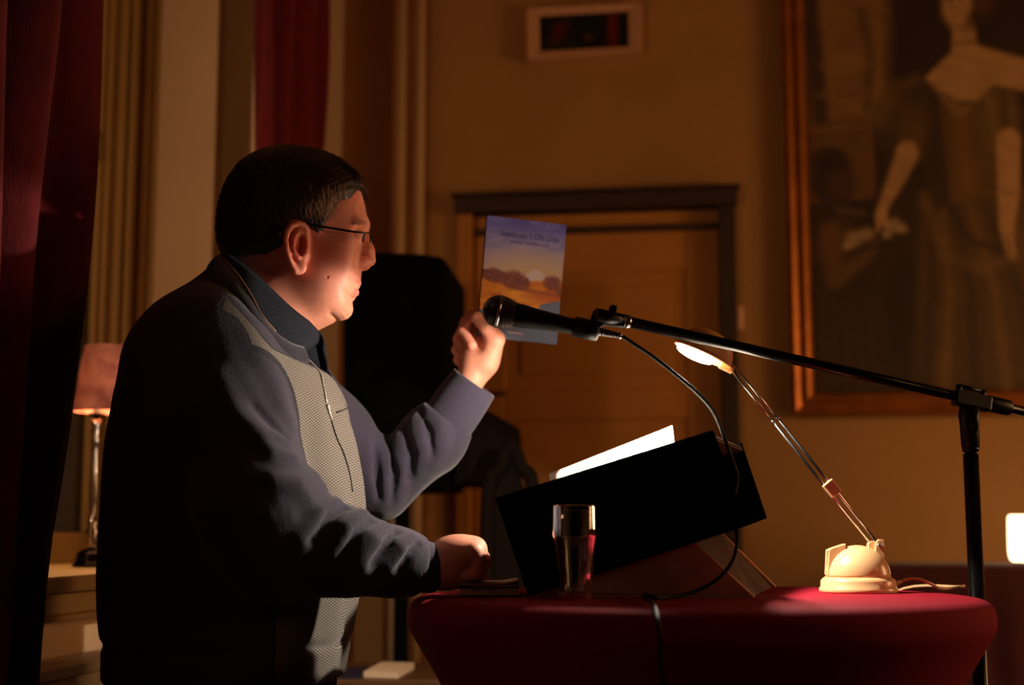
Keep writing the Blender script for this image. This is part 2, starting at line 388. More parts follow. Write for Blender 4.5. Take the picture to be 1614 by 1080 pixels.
# PA speaker -----------------------------------------------------------------
M_black = mat('black_cabinet', (5, 5, 5), 0.9, spec=0.1, bump=0.001, bscale=300)
M_grille = mat('speaker_grille', (5, 5, 5), 0.9, spec=0.1, bump=0.002, bscale=900)
YS = 3.45
root = empty('loudspeaker', P(625, 760, YS) * [1, 1, 0] + [0, 0, P(625, 775, YS)[2]], 'tall black loudspeaker with rounded shoulders on a pole stand, behind the man', 'speaker')
def spk(px, py, dy=0): return P(px, py, YS) + np.array([0, dy, 0])
pl = [(541, 412), (548, 404), (560, 400), (596, 397), (660, 400), (692, 404), (702, 410), (706, 422), (703, 772), (541, 775)]
MB().prism([spk(x, y) for x, y in pl], (0.03, 0.36, 0)).build('cabinet', M_black, root, 0.006)
pg = [(556, 415), (600, 410), (655, 411), (690, 418), (690, 760), (556, 762)]
MB().prism([spk(x, y, -0.008) for x, y in pg], (0, 0.012, 0)).build('front_grille', M_grille, root, 0.004)
for py in (480, 640):
    c = spk(623, py, -0.010); MB().lathe([(0.085 if py > 600 else 0.04, 0), (0.09 if py > 600 else 0.045, 0.004), (0.03, 0.006)], c, (0, -1, 0)).build('driver_ring', M_black, root)
b = spk(625, 775, 0.18)
MB().tube([b, (b[0], b[1], 0.35)], 0.019).build('stand_pole', M_black, root)
for k in range(3):
    a = k * 2.094 + 0.5; MB().tube([(b[0], b[1], 0.75), (b[0] + 0.3 * math.cos(a), b[1] + 0.3 * math.sin(a), 0.02)], 0.011).build('stand_leg', M_black, root)
ROOT_LOC  # speaker root sits under the cabinet

# dark wooden cabinet and chair right of the speaker, in front of the door -----
M_dwood = mat('dark_brown_wood', (26, 15, 9), 0.8, spec=0.15, var=0.25, vscale=6, stretch=(6, 6, 1), bump=0.001)
YC = 3.55
def cb(px, py, d=0): return P(px, py, YC) + np.array([0, d, 0])
zc0 = 0.0
root = empty('clock_cabinet', cb(768, 900) * [1, 1, 0], 'dark wooden narrow cabinet with a gabled cornice, in front of the door', 'cabinet')
L0, R0_ = cb(764, 700)[0], cb(812, 700)[0]; zt_ = cb(768, 684)[2]
MB().box((L0, YC, 0.0), (R0_, YC + 0.3, zt_)).build('body', M_dwood, root, 0.005)
MB().prism([cb(712, 690), cb(820, 690), cb(820, 676), cb(770, 648), cb(752, 648), cb(712, 672)], (0, 0.33, 0)).build('cornice', M_dwood, root, 0.004)
MB().box((L0 + 0.012, YC - 0.012, 0.2), (R0_ - 0.012, YC + 0.005, cb(768, 870)[2])).build('cabinet_door', M_dwood, root, 0.004)
MB().box((cb(716, 700)[0], YC - 0.01, cb(700, 764)[2]), (R0_ + 0.003, YC + 0.3, zt_)).build('upper_case', M_dwood, root, 0.005)
MB().lathe([(0.0, 0), (0.008, 0.0), (0.01, 0.015), (0.0, 0.022)], (R0_ - 0.04, YC - 0.012, 0.7), (0, -1, 0), 14).build('door_knob', mat('knob_brass', (120, 90, 45), 0.4, 1.0), root)
# bentwood chair next to it
root = empty('bentwood_chair', P(775, 900, 3.3) * [1, 1, 0], 'dark bentwood chair with a rounded back, behind the reading desk', 'chair')
YH = 3.3
def ch(px, py, d=0): return P(px, py, YH) + np.array([0, d, 0])
sz_ = 0.46; xl, xr = ch(768, 800)[0], ch(842, 800)[0]; zb = ch(770, 704)[2]
arc = [(xl, YH, sz_), (xl + 0.0, YH, zb - 0.16), (xl + 0.03, YH, zb - 0.05), ((xl + xr) / 2, YH, zb), (xr - 0.03, YH, zb - 0.05), (xr, YH, zb - 0.16), (xr, YH, sz_)]
MB().tube(catmull(arc, 8), 0.017, 10).build('back_hoop', M_dwood, root)
ia = [(xl + 0.05, YH, sz_ + 0.02), (xl + 0.05, YH, zb - 0.2), ((xl + xr) / 2, YH, zb - 0.08), (xr - 0.05, YH, zb - 0.2), (xr - 0.05, YH, sz_ + 0.02)]
MB().prism([(xl + 0.008, YH, sz_ + 0.06), (xl + 0.008, YH, zb - 0.15), (xl + 0.035, YH, zb - 0.05), ((xl + xr) / 2, YH, zb - 0.01), (xr - 0.035, YH, zb - 0.05), (xr - 0.008, YH, zb - 0.15), (xr - 0.008, YH, sz_ + 0.06)], (0, 0.012, 0)).build('back_panel', M_dwood, root)
MB().lathe([(0.0, 0), (0.13, 0), (0.14, 0.015), (0.135, 0.03), (0.0, 0.03)], ((xl + xr) / 2, YH - 0.14, sz_ - 0.01)).build('seat', M_dwood, root)
for sx_, sy_ in ((-1, 1), (1, 1), (-1, -1), (1, -1)):
    c = np.array([(xl + xr) / 2, YH - 0.14, 0])
    MB().tube([c + [sx_ * 0.11, sy_ * 0.12, sz_], c + [sx_ * 0.14, sy_ * 0.15, 0.0]], [0.017, 0.012], 10).build('leg', M_dwood, root)

# low table with papers at the bottom ----------------------------------------
YL = 3.0; zl = P(600, 1068, YL)[2]
root = empty('side_table', P(610, 1080, YL + 0.12) * [1, 1, 0], 'low wooden side table behind the man, at the bottom of the picture', 'table')
xa, xb = P(520, 1070, YL)[0], P(700, 1070, YL)[0]
M_swood = mat('brown_table_wood', (92, 60, 32), 0.45, var=0.2, vscale=5, stretch=(1, 8, 1))
MB().box((xa, YL - 0.05, zl - 0.03), (xb, YL + 0.35, zl)).build('tabletop', M_swood, root, 0.004)
for ax_ in (xa + 0.03, xb - 0.03):
    for ay_ in (YL, YL + 0.3): MB().box((ax_ - 0.018, ay_ - 0.018, 0), (ax_ + 0.018, ay_ + 0.018, zl - 0.03)).build('leg', M_swood, root, 0.003)
M_paper2 = mat('dim_paper', (225, 205, 175), 0.8)
pa, pb = P(573, 1068, YL)[0], P(628, 1068, YL)[0]
tag(MB().hexa([(pa, YL + 0.0, zl), (pb, YL - 0.02, zl), (pb, YL - 0.02, zl + 0.012), (pa, YL, zl + 0.012), (pa + 0.02, YL + 0.2, zl), (pb + 0.02, YL + 0.18, zl), (pb + 0.02, YL + 0.18, zl + 0.014), (pa + 0.02, YL + 0.2, zl + 0.014)]).build('paper_stack', M_paper2), 'small stack of pale papers on the low side table', 'papers')
pa, pb = P(540, 1072, YL)[0], P(570, 1072, YL)[0]
tag(MB().box((pa, YL - 0.03, zl), (pb, YL + 0.15, zl + 0.008)).build('closed_folder', mat('navy_card', (25, 30, 55), 0.5)), 'dark folder lying left of the papers on the low side table', 'folder')

# framed display high on the wall -----------------------------------------------
root = empty('picture_frame', room(np.array([bz(922, 95)[0], NB, bz(922, 100)[1]])), 'small pale framed dark picture hung high on the back wall', 'picture')
def fp(px, py, d): r_, z_ = bz(px, py); return np.array([r_, NB - d, z_])
O = [(832, 20), (1012, 12), (1013, 90), (834, 103)]; I = [(852, 32), (991, 24), (992, 79), (853, 87)]
for k in range(4):
    a, b_ = O[k], O[(k + 1) % 4]; c, d_ = I[(k + 1) % 4], I[k]
    q = [fp(*a, 0.045), fp(*b_, 0.045), fp(*c, 0.038), fp(*d_, 0.038), fp(*a, 0.0), fp(*b_, 0), fp(*c, 0), fp(*d_, 0)]
    MB().hexa(q).build('frame_side', mat('pale_frame', (206, 150, 108), 0.5) if k == 0 else bpy.data.materials['pale_frame'], root, 0.003, xf=room)
nu, nv = 70, 30; G = np.zeros((nu, nv, 3)); col = np.zeros((nu, nv, 3))
for i in range(nu):
    for j in range(nv):
        u, v = i / (nu - 1), j / (nv - 1)
        t = (1 - v) * ((1 - u) * np.array(I[0]) + u * np.array(I[1])) + v * ((1 - u) * np.array(I[3]) + u * np.array(I[2]))
        G[i, j] = fp(t[0], t[1], 0.030)
        c = np.array([16, 16, 10.0])
        def bl(cx, cy, rx, ry, cc, k):
            global c
            w = k * math.exp(-(((u - cx) / rx) ** 2 + ((v - cy) / ry) ** 2) ** 2); c = c * (1 - w) + np.array(cc) * w
        bl(0.22, 0.45, 0.09, 0.3, (110, 18, 8), 0.7); bl(0.15, 0.75, 0.08, 0.12, (120, 70, 25), 0.45); bl(0.55, 0.68, 0.05, 0.14, (150, 90, 30), 0.45)
        bl(0.82, 0.5, 0.07, 0.8, (120, 16, 8), 0.8); bl(0.33, 0.85, 0.03, 0.2, (110, 60, 25), 0.4); bl(0.32, 0.2, 0.06, 0.15, (100, 40, 15), 0.4)
        col[i, j] = lin(np.clip(c, 0, 255))
MB().grid(G).build('picture', mat('dark_print', (0, 0, 0), 0.35, attr='paint'), root, xf=room, attrs={'paint': col.reshape(-1, 3)})

# large gold framed painting --------------------------------------------------------
PX0, PX1, PY0, PY1 = 1283, 1800, -330, 621
root = empty('framed_painting', room(np.array([bz(1540, 655)[0], NB, bz(1300, 655)[1]])), 'large old portrait painting of a lady, in a gold frame on the right', 'painting')
r0p, z0p = bz(PX0, PY1); r1p = bz(PX1, PY1)[0]; z1p = bz(PX0, PY0)[1]
M_gold = mat('old_gilt', (168, 96, 30), 0.42, 0.55, var=0.25, vscale=12, bump=0.002, bscale=60)
M_goldd = mat('dark_gilt', (84, 46, 16), 0.5, 0.4, var=0.25, vscale=12)
fw = bz(1283, 600)[0] - bz(1246, 600)[0]
sides = [((r0p - fw, z0p - fw), (r0p, z1p + fw)), ((r1p, z0p - fw), (r1p + fw, z1p + fw)), ((r0p, z0p - fw), (r1p, z0p)), ((r0p, z1p), (r1p, z1p + fw))]
prof = [(0.0, 0.0), (0.0, 0.03), (0.012, 0.045), (0.03, 0.036), (0.045, 0.05), (0.056, 0.046), (0.064, 0.03), (fw, 0.022), (fw, 0.0)]
def frame_side(c0, c1, inward):
    # c0, c1 outer corners; mitred moulding
    a = np.array(c0); b = np.array(c1); t = (b - a) / np.linalg.norm(b - a); w = np.array(inward)
    V = []
    for e, s in ((a, 1), (b, -1)):
        for d, h in prof: q = e + w * d + t * s * d; V.append((q[0], NB - 0.012 - h, q[1]))
    n = len(prof)
    return MB().add(V, [(i, i + 1, n + i + 1, n + i) for i in range(n - 1)] + [(n - 1, 0, n, 2 * n - 1), tuple(range(n)), tuple(range(2 * n - 1, n - 1, -1))])
oc = [(r0p - fw, z0p - fw), (r1p + fw, z0p - fw), (r1p + fw, z1p + fw), (r0p - fw, z1p + fw)]
for k, w in enumerate(((0, 1), (-1, 0), (0, -1), (1, 0))):
    frame_side(oc[k], oc[(k + 1) % 4], w).build('frame_moulding', M_gold, root, xf=room)
MB().box((r0p - 0.01, NB - 0.02, z0p - 0.01), (r1p + 0.01, NB, z1p + 0.01)).build('backing', M_goldd, root, xf=room)
# the canvas, painted with soft brush blobs
Hc, Wc = 330, 190
YY, XX = np.mgrid[0:Hc, 0:Wc]; XX = PX0 + XX / (Wc - 1) * (PX1 - PX0); YY = PY0 + YY / (Hc - 1) * (PY1 - PY0)
IMG = np.zeros((Hc, Wc, 3)) + np.array([38, 27, 14.0])
def fbm(x, y, s, seed=0):
    r = np.random.RandomState(seed); o = 0
    for k in range(5):
        a = r.uniform(0, 6.28, 4); f = 2 ** k / s
        o = o + np.sin(x * f * math.cos(a[0]) + y * f * math.sin(a[0]) + a[1] + 2 * np.sin(y * f * 0.7 + a[2])) / 1.5 ** k
    return o / 2.6
def mix(w, c):
    global IMG
    w = np.clip(w, 0, 1)[..., None]; IMG = IMG * (1 - w) + np.array(c, float) * w
def blob(cx, cy, rx, ry, c, k=1.0, ang=0.0, soft=0.25):
    a = math.radians(ang); dx, dy = XX - cx, YY - cy; u = (dx * math.cos(a) + dy * math.sin(a)) / rx; v = (-dx * math.sin(a) + dy * math.cos(a)) / ry
    d = np.sqrt(u * u + v * v); mix(k * np.clip((1 + soft - d) / (2 * soft), 0, 1), c)
def stroke(pts, w, c, k=1.0, soft=4):
    d = np.full(XX.shape, 1e9)
    w = np.broadcast_to(np.asarray(w, float), (len(pts),))
    for i in range(len(pts) - 1):
        a, b = np.array(pts[i], float), np.array(pts[i + 1], float); ab = b - a
        t = np.clip(((XX - a[0]) * ab[0] + (YY - a[1]) * ab[1]) / (ab @ ab), 0, 1)
        d = np.minimum(d, np.hypot(XX - a[0] - t * ab[0], YY - a[1] - t * ab[1]) - (w[i] * (1 - t) + w[i + 1] * t))
    mix(k * np.clip(0.5 - d / soft, 0, 1), c)
def poly(pts, c, k=1.0, soft=6):
    p = np.array(pts, float); ins = np.zeros(XX.shape, bool); d = np.full(XX.shape, 1e9)
    for i in range(len(p)):
        a, b = p[i], p[(i + 1) % len(p)]; ab = b - a
        t = np.clip(((XX - a[0]) * ab[0] + (YY - a[1]) * ab[1]) / (ab @ ab), 0, 1); d = np.minimum(d, np.hypot(XX - a[0] - t * ab[0], YY - a[1] - t * ab[1]))
        cnd = (a[1] > YY) != (b[1] > YY); ins ^= cnd & (XX < (b[0] - a[0]) * (YY - a[1]) / (b[1] - a[1] + 1e-9) + a[0])
    d = np.where(ins, -d, d); mix(k * np.clip(0.5 - d / soft, 0, 1), c)
poly([(1283, -330), (1440, -330), (1425, 60), (1415, 215), (1283, 215)], (134, 98, 54), 0.95, 30)      # distant landscape
mix(0.5 * np.clip(fbm(XX, YY, 26, 3), 0, 1) * (XX < 1430) * (YY < 215), (140, 106, 56))
stroke([(1296, -100), (1298, 60), (1306, 200)], 12, (40, 28, 14), 0.8, 12); stroke([(1380, 40), (1390, 100), (1384, 190)], 8, (64, 46, 22), 0.6, 14)
blob(1350, 120, 42, 14, (140, 105, 58), 0.6); blob(1345, 168, 52, 10, (120, 88, 46), 0.6); blob(1335, 40, 30, 50, (134, 100, 54), 0.5)
poly([(1283, 216), (1392, 212), (1394, 330), (1283, 336)], (110, 76, 36), 0.9, 6); stroke([(1283, 220), (1392, 216)], 4, (120, 84, 42), 0.8, 5)
# child figure
blob(1322, 300, 34, 40, (40, 26, 14), 0.95); blob(1334, 312, 22, 30, (66, 42, 22), 0.9); blob(1318, 268, 30, 18, (34, 22, 12), 0.8)
poly([(1283, 340), (1350, 335), (1400, 400), (1410, 621), (1283, 621)], (52, 36, 18), 0.9, 20)
blob(1322, 400, 34, 40, (78, 54, 28), 0.7, 20); blob(1350, 470, 40, 30, (44, 30, 15), 0.7)
stroke([(1316, 380), (1320, 455), (1365, 425), (1390, 400)], [16, 13, 11, 8], (108, 76, 42), 0.75, 12); stroke([(1330, 346), (1372, 352)], 5, (110, 80, 45), 0.6, 8)
for i_ in range(5): stroke([(1300 + 18 * i_, 480), (1296 + 22 * i_, 620)], 4, (74, 52, 26), 0.5, 12)
# lady: skirt, bodice, sleeves, skin
poly([(1460, 325), (1600, 300), (1700, 360), (1790, 621), (1440, 621), (1452, 480)], (82, 60, 26), 0.95, 22)
for i_, (xa_, xb_) in enumerate([(1478, 1458), (1500, 1492), (1520, 1540), (1545, 1590), (1570, 1640), (1600, 1690), (1640, 1740)]):
    stroke([(xa_, 350), ((xa_ + xb_) / 2 + 10, 470), (xb_, 621)], [4, 7, 10], (120, 90, 44) if i_ % 2 else (48, 34, 16), 0.7, 14)
stroke([(1470, 330), (1500, 420), (1560, 440), (1614, 425)], [6, 8, 10, 8], (118, 90, 48), 0.6, 14)
stroke([(1510, 350), (1545, 400), (1600, 415)], 5, (46, 32, 15), 0.7, 10)
poly([(1474, 160), (1500, 150), (1560, 200), (1600, 170), (1620, 200), (1600, 330), (1510, 340), (1480, 330)], (92, 66, 26), 0.95, 10)
poly([(1476, 160), (1500, 170), (1512, 340), (1490, 352), (1474, 300)], (46, 32, 15), 0.9, 10)
stroke([(1530, 190), (1540, 320)], [10, 16], (124, 88, 36), 0.55, 20); stroke([(1500, 165), (1530, 205), (1560, 190), (1600, 150)], 6, (138, 112, 70), 0.7, 10)
blob(1440, 215, 46, 50, (78, 58, 30), 0.9, 20); stroke([(1400, 210), (1430, 160), (1465, 150)], 10, (104, 78, 42), 0.7, 14); blob(1455, 240, 20, 40, (98, 72, 38), 0.6, -10)
poly([(1410, 230), (1460, 260), (1450, 420), (1400, 440), (1390, 330)], (50, 35, 17), 0.7, 20)
blob(1598, 215, 34, 62, (104, 80, 40), 0.9); stroke([(1580, 180), (1592, 250)], 5, (134, 106, 58), 0.6, 9); stroke([(1604, 170), (1606, 260)], 4, (60, 44, 22), 0.7, 9)
skin = (184, 142, 92)
stroke([(1446, 262), (1428, 300), (1408, 335), (1398, 358)], [19, 15, 10, 8], skin, 0.95, 8); stroke([(1400, 352), (1394, 378)], [8, 4], skin, 0.9, 6); stroke([(1404, 356), (1408, 376)], [6, 3], skin, 0.9, 6)
for cx_, cy_, r_ in ((1356, 390, 15), (1376, 384, 12), (1420, 372, 14), (1434, 378, 9), (1344, 402, 9), (1408, 386, 8)): blob(cx_, cy_, r_, r_ * 0.8, (196, 166, 118), 0.75, 0, 0.5)
stroke([(1345, 412), (1420, 398)], 4, (40, 28, 14), 0.6, 6)
poly([(1478, 148), (1512, 118), (1534, 102), (1570, 100), (1606, 112), (1700, 140), (1640, 175), (1590, 162), (1560, 186), (1530, 186), (1500, 166)], skin, 0.97, 8)
stroke([(1546, 60), (1546, 108)], [18, 22], skin, 0.95, 6); stroke([(1528, 96), (1566, 94)], 3, (120, 88, 52), 0.6, 5)
blob(1556, 20, 44, 50, (52, 34, 17), 0.95); blob(1580, 30, 18, 20, (88, 60, 30), 0.8, 0, 0.5); blob(1536, 32, 25, 40, (190, 148, 98), 0.97, 6)
blob(1524, 26, 5, 3, (70, 44, 24), 0.8); blob(1542, 26, 5, 3, (70, 44, 24), 0.8); stroke([(1530, 28), (1528, 44)], 2, (150, 108, 66), 0.7, 4); blob(1531, 54, 6, 2.5, (150, 76, 54), 0.8)
stroke([(1520, 20), (1530, 18)], 1.4, (80, 52, 30), 0.7, 3); blob(1548, 44, 8, 12, (160, 118, 74), 0.4)
stroke([(1610, 250), (1606, 330), (1600, 380), (1606, 420)], [20, 18, 12, 8], skin, 0.95, 8); stroke([(1600, 400), (1606, 428)], 3, (120, 84, 50), 0.6, 4)
IMG *= (1 + 0.10 * fbm(XX, YY, 8, 8))[..., None]
U = (XX - PX0) / (PX1 - PX0); V_ = (YY - PY0) / (PY1 - PY0)
G = np.stack([r0p + U * (r1p - r0p), np.full(U.shape, NB - 0.022), z1p + V_ * (z0p - z1p)], -1)
fast_mesh('canvas', room(G.reshape(-1, 3)), np.array([(i * Wc + j, i * Wc + j + 1, (i + 1) * Wc + j + 1, (i + 1) * Wc + j) for i in range(Hc - 1) for j in range(Wc - 1)]),
          mat('oil_paint', (0, 0, 0), 0.6, attr='paint', bump=0.001, bscale=200), root, attrs={'paint': np.array(lin(np.clip(IMG * 0.9 + np.array([16, 7, 0]), 0, 255).reshape(-1, 3))).reshape(-1, 3)})

# far table with red cloth and lantern, lower right ----------------------------------
YT = 3.55; zt2 = P(1500, 891, YT)[2]
xa, xb = P(1395, 891, YT)[0], P(1395, 891, YT)[0] + 0.9
root = empty('far_table', ((xa + xb) / 2, YT + 0.2, 0), 'long table under a dark red cloth against the back wall, lower right', 'table')
M_cloth = mat('dark_red_cloth', (70, 12, 18), 0.9, var=0.15, vscale=20, sheen=0.2)
MB().box((xa, YT, zt2 - 0.025), (xb, YT + 0.30, zt2 - 0.004)).build('tabletop', M_swood, root, 0.003)
for ax_ in (xa + 0.05, xb - 0.05):
    for ay_ in (YT + 0.05, YT + 0.25): MB().box((ax_ - 0.02, ay_ - 0.02, 0), (ax_ + 0.02, ay_ + 0.02, zt2 - 0.025)).build('leg', M_swood, root)
G = np.zeros((120, 8, 3))
for i in range(120):
    t = i / 119
    for j, (dz, o_) in enumerate([(0.0, 0.29), (0.0, 0.0), (-0.01, -0.008), (-0.12, -0.014), (-0.4, -0.02), (-0.8, -0.026), (-1.0, -0.03), (-zt2 + 0.03, -0.03)]):
        G[i, j] = (xa - 0.012 + t * (xb - xa + 0.024), YT + o_ - (0.02 * max(0, -dz) * (1 + math.sin(t * 60))), zt2 + dz)
tag(MB().grid(G).build('tablecloth', M_cloth, solid=0.003), 'dark red cloth draped over the far table by the back wall', 'tablecloth')
lc = P(1625, 886, 3.62); lr_ = P(1658, 886, 3.62)[0] - lc[0]
root = empty('table_lantern', (lc[0], lc[1], zt2), 'small glowing white paper lantern on the far red-clothed table at the right edge', 'lantern')
M_glow = mat('lantern_shade', (255, 240, 215), 0.8, emit=(255, 225, 175), estr=4.5, var=0.08, vscale=60)
hh = P(1625, 812, 3.62)[2] - zt2
MB().lathe([(0.0, 0.006), (lr_ * 0.8, 0.006), (lr_ * 0.95, 0.014), (lr_, 0.03), (lr_, hh * 0.5), (lr_ * 0.97, hh - 0.008), (lr_ * 0.9, hh), (0, hh)], (lc[0], lc[1], zt2)).build('shade', M_glow, root)
MB().lathe([(0.0, 0), (lr_ * 0.85, 0), (lr_ * 0.85, 0.007), (0, 0.007)], (lc[0], lc[1], zt2)).build('base', M_arch, root)

# lamp on the window sill ------------------------------------------------------------
YB = 2.92
def sl(px, py): return P(px, py, YB)
bc = sl(143, 898); bc[2] = SILLZ
root = empty('sill_lamp', bc, 'silver candlestick lamp with a pink marbled shade on the window sill, left', 'lamp')
M_silver = mat('worn_silver', (150, 140, 130), 0.22, 1.0, var=0.2, vscale=60)
M_dsilver = mat('dark_pewter', (40, 36, 34), 0.3, 1.0)
def zs(py): return sl(143, py)[2] - SILLZ
k = YB / FPX
MB().lathe([(0, 0), (30 * k, 0), (30 * k, zs(896) * 0 + 0.006), (26 * k, 0.012), (24 * k, zs(872)), (14 * k, zs(866)), (0, zs(866))], bc, seg=8, smooth=False).build('foot', M_dsilver, root, 0.003)
st = [(0, 868), (9, 866), (6, 858), (10, 852), (7, 846), (11, 838), (6, 830), (9, 824), (5, 818), (3.5, 812), (5.5, 790), (6.5, 770), (6, 745), (5, 715), (4, 700), (7, 694), (4, 688), (7, 680), (5, 672), (9, 664), (4, 660), (4, 655), (0, 655)]
MB().lathe([(r_ * k, zs(y_)) for r_, y_ in st], bc, seg=24).build('stem', M_silver, root)
MB().lathe([(0, zs(656)), (13 * k, zs(656)), (14 * k, zs(653)), (5 * k, zs(650)), (5 * k, zs(636)), (0, zs(636))], bc, seg=24).build('candle_cup', M_dsilver, root)
MB().lathe([(0, zs(638)), (5 * k, zs(636)), (9 * k, zs(620)), (4 * k, zs(606)), (0, zs(602))], bc, seg=20).build('bulb', mat('warm_bulb', (255, 220, 160), 0.5, emit=(255, 190, 100), estr=9), root)
M_shade = mat('marbled_pink_shade', (190, 120, 100), 0.75, col2=(120, 62, 52), vscale=22, trans=0.0, bump=0.003, bscale=40)
_nt = M_shade.node_tree; _tr = _nt.nodes.new('ShaderNodeBsdfTranslucent'); _tr.inputs[0].default_value = (*lin((214, 140, 112)), 1); _mx = _nt.nodes.new('ShaderNodeMixShader'); _mx.inputs[0].default_value = 0.06
_nt.links.new(_nt.nodes['Principled BSDF'].outputs[0], _mx.inputs[1]); _nt.links.new(_tr.outputs[0], _mx.inputs[2]); _nt.links.new(_mx.outputs[0], _nt.nodes['Material Output'].inputs[0])
MB().lathe([(50 * k, zs(650)), (43 * k, zs(590)), (36 * k, zs(546)), (35.5 * k, zs(546)), (42.5 * k, zs(590)), (49.4 * k, zs(650))], bc + np.array([14 * k, 0, 0]), seg=48, caps=False).build('lamp_shade', M_shade, root)
# ---------------------------------------------------------------- high table with stretch cover
TZ = 1.10; TC = np.array([0.2525, 2.0, 0.0]); TR = 0.397
M_red = mat('wine_red_stretch_cloth', (142, 19, 40), 0.85, var=0.06, vscale=200, spec=0.15, bump=0.0004, bscale=1500)
M_steel = mat('brushed_steel', (150, 150, 150), 0.35, 1.0)
root = empty('standing_table', TC, 'round standing table under a wine red stretch cover, carrying the reading desk', 'table')
prof_t = [(0.0, TZ), (0.2, TZ), (0.36, TZ), (TR - 0.022, TZ - 0.0008), (TR - 0.01, TZ - 0.004), (TR - 0.002, TZ - 0.012), (TR, TZ - 0.022), (TR + 0.001, TZ - 0.036), (TR - 0.003, TZ - 0.046), (TR - 0.012, TZ - 0.06),
          (0.355, 0.99), (0.325, 0.93), (0.28, 0.84), (0.22, 0.70), (0.175, 0.55), (0.165, 0.42), (0.19, 0.3), (0.25, 0.16), (0.31, 0.03)]
n = 96; G = np.zeros((n + 1, len(prof_t), 3))
for i in range(n + 1):
    a = 2 * math.pi * i / n
    for j, (r_, z_) in enumerate(prof_t):
        w = np.clip((1.04 - z_) / 0.9, 0, 1)
        rr = r_ * (1 + 0.22 * w * (math.cos(4 * (a - 0.6)) * 0.5)) + 0.004 * w * math.sin(a * 22 + z_ * 3)
        G[i, j] = TC + [rr * math.cos(a), rr * math.sin(a), z_]
o = MB().grid(G).build('stretch_cover', M_red, root)
md = o.modifiers.new('sub', 'SUBSURF'); md.levels = 1; md.render_levels = 1
MB().lathe([(0, TZ - 0.03), (TR - 0.012, TZ - 0.03), (TR - 0.01, TZ - 0.008), (0, TZ - 0.006)], TC).build('tabletop', M_dwood, root, 0)
MB().tube([TC + [0, 0, 0.05], TC + [0, 0, TZ - 0.03]], 0.03, 20).build('column', M_steel, root)
for k in range(4):
    a = 0.6 + k * math.pi / 2; MB().tube([TC + [0, 0, 0.12], TC + [0.3 * math.cos(a), 0.3 * math.sin(a), 0.02]], 0.014, 10).build('foot', M_steel, root)
def PT(px, Y): q = P(px, 900, Y); q[2] = TZ; return q

# ---------------------------------------------------------------- reading desk (lectern)
M_lblack = mat('matt_black_board', (3, 3, 3), 1.0, spec=0.0)
M_edge = mat('clear_acrylic', (190, 170, 150), 0.08, trans=0.9, ior=1.45)
M_board = mat('pale_brown_board', (198, 158, 124), 0.6, var=0.08, vscale=30)
M_bend = mat('shaded_end_board', (74, 52, 38), 0.7); M_bedge = mat('lit_board_edge', (225, 175, 120), 0.5)  # same wood: end board darkened for the desk's shade, edges brightened as lamplit
root = empty('reading_desk', (P(1000, 937, 2.0)[0], 2.06, TZ), 'black slanted reading desk with deep side boards on a pale wedge stand', 'lectern')
A = P(780, 785, 1.90); B = P(1122, 678, 1.875); Cc = P(1175, 829, 1.875); D = P(832, 939, 1.90); D[2] = TZ + 0.0015
off2 = P(1167, 697, 2.20) - B
Cf = P(1207, 817, 2.20)
Bf = B + off2; Af = A + off2; Df = D + off2 + (Cf - (Cc + off2)) * 0.0
Df = Cf + (D - Cc); Af = Df + (A - D)
def thick(q, d): q = [np.array(p) for p in q]; return MB().hexa(q + [p + d for p in q])
yv = np.array([0.004, 0.010, 0])
thick([A, B, Cc, D], yv).build('side_board', M_lblack, root, 0.0012)
thick([Af, Bf, Cf, Df], yv).build('side_board', M_lblack, root, 0.0012)
# slanted floor of the desk and its low ledge
u_ax = (B - A) / np.linalg.norm(B - A); d_ax = (D - A) / np.linalg.norm(D - A)
f0 = D + (A - D) * 0.07; f1 = Cc + (B - Cc) * 0.06; g0 = Df + (Af - Df) * 0.07; g1 = Cf + (Bf - Cf) * 0.06
dn = d_ax * 0.008
bs = lambda s_: (A + (B - A) * s_ + d_ax * 0.007, Af + (Bf - Af) * s_ + d_ax * 0.007)
(b0, b0f), (b1, b1f) = bs(0.31), bs(0.997)
MB().hexa([b0 + yv, b1 + yv, b1 + yv + d_ax * 0.007, b0 + yv + d_ax * 0.007, b0f, b1f, b1f + d_ax * 0.007, b0f + d_ax * 0.007]).build('reading_board', mat('brown_reading_board', (60, 40, 28), 0.5), root, 0.0008)
MB().hexa([f0 + yv, f1 + yv, f1 + yv + dn, f0 + yv + dn, g0, g1, g1 + dn, g0 + dn]).build('slanted_board', M_lblack, root, 0.001)
A2 = A + (D - A) * 0.3; Af2 = Af + (Df - Af) * 0.3
MB().hexa([A2 + yv, A2 + yv + u_ax * 0.008, D + yv + u_ax * 0.008, D + yv, Af2, Af2 + u_ax * 0.008, Df + u_ax * 0.008, Df]).build('front_ledge', M_lblack, root, 0.001)
# wedge stand
w0 = PT(852, 1.925); w1 = PT(1189, 1.89); w2 = P(1092, 852, 1.935)
def on_line(px): t = (px - 832) / (1175 - 832); return t
l0 = D + (Cc - D) * 0.06 + yv * 1.2; l1 = D + (Cc - D) * 0.78 + yv * 1.2; l1 = P(1092, 853, 1.895) 
thick([w0, l0 + np.array([0, 0, 0.001]), l1, w1], np.array([0.001, 0.007, 0])).build('stand_side', M_board, root)
v0 = PT(1222, 2.27); vt = P(1135, 837, 2.15); k0 = PT(880, 2.30)
thick([k0, vt - (l1 - l0) * 0.9, vt, v0], np.array([0.001, 0.006, 0])).build('stand_side', M_board, root)
MB().hexa([w1 + [-0.012, 0.006, 0], w1 + [-0.006, 0.006, 0], l1 + [0.0, 0.006, 0], l1 + [-0.006, 0.006, 0], v0 + [-0.012, 0, 0], v0 + [-0.006, 0, 0], vt, vt + [-0.006, 0, 0]]).build('stand_end_board', M_bend, root)
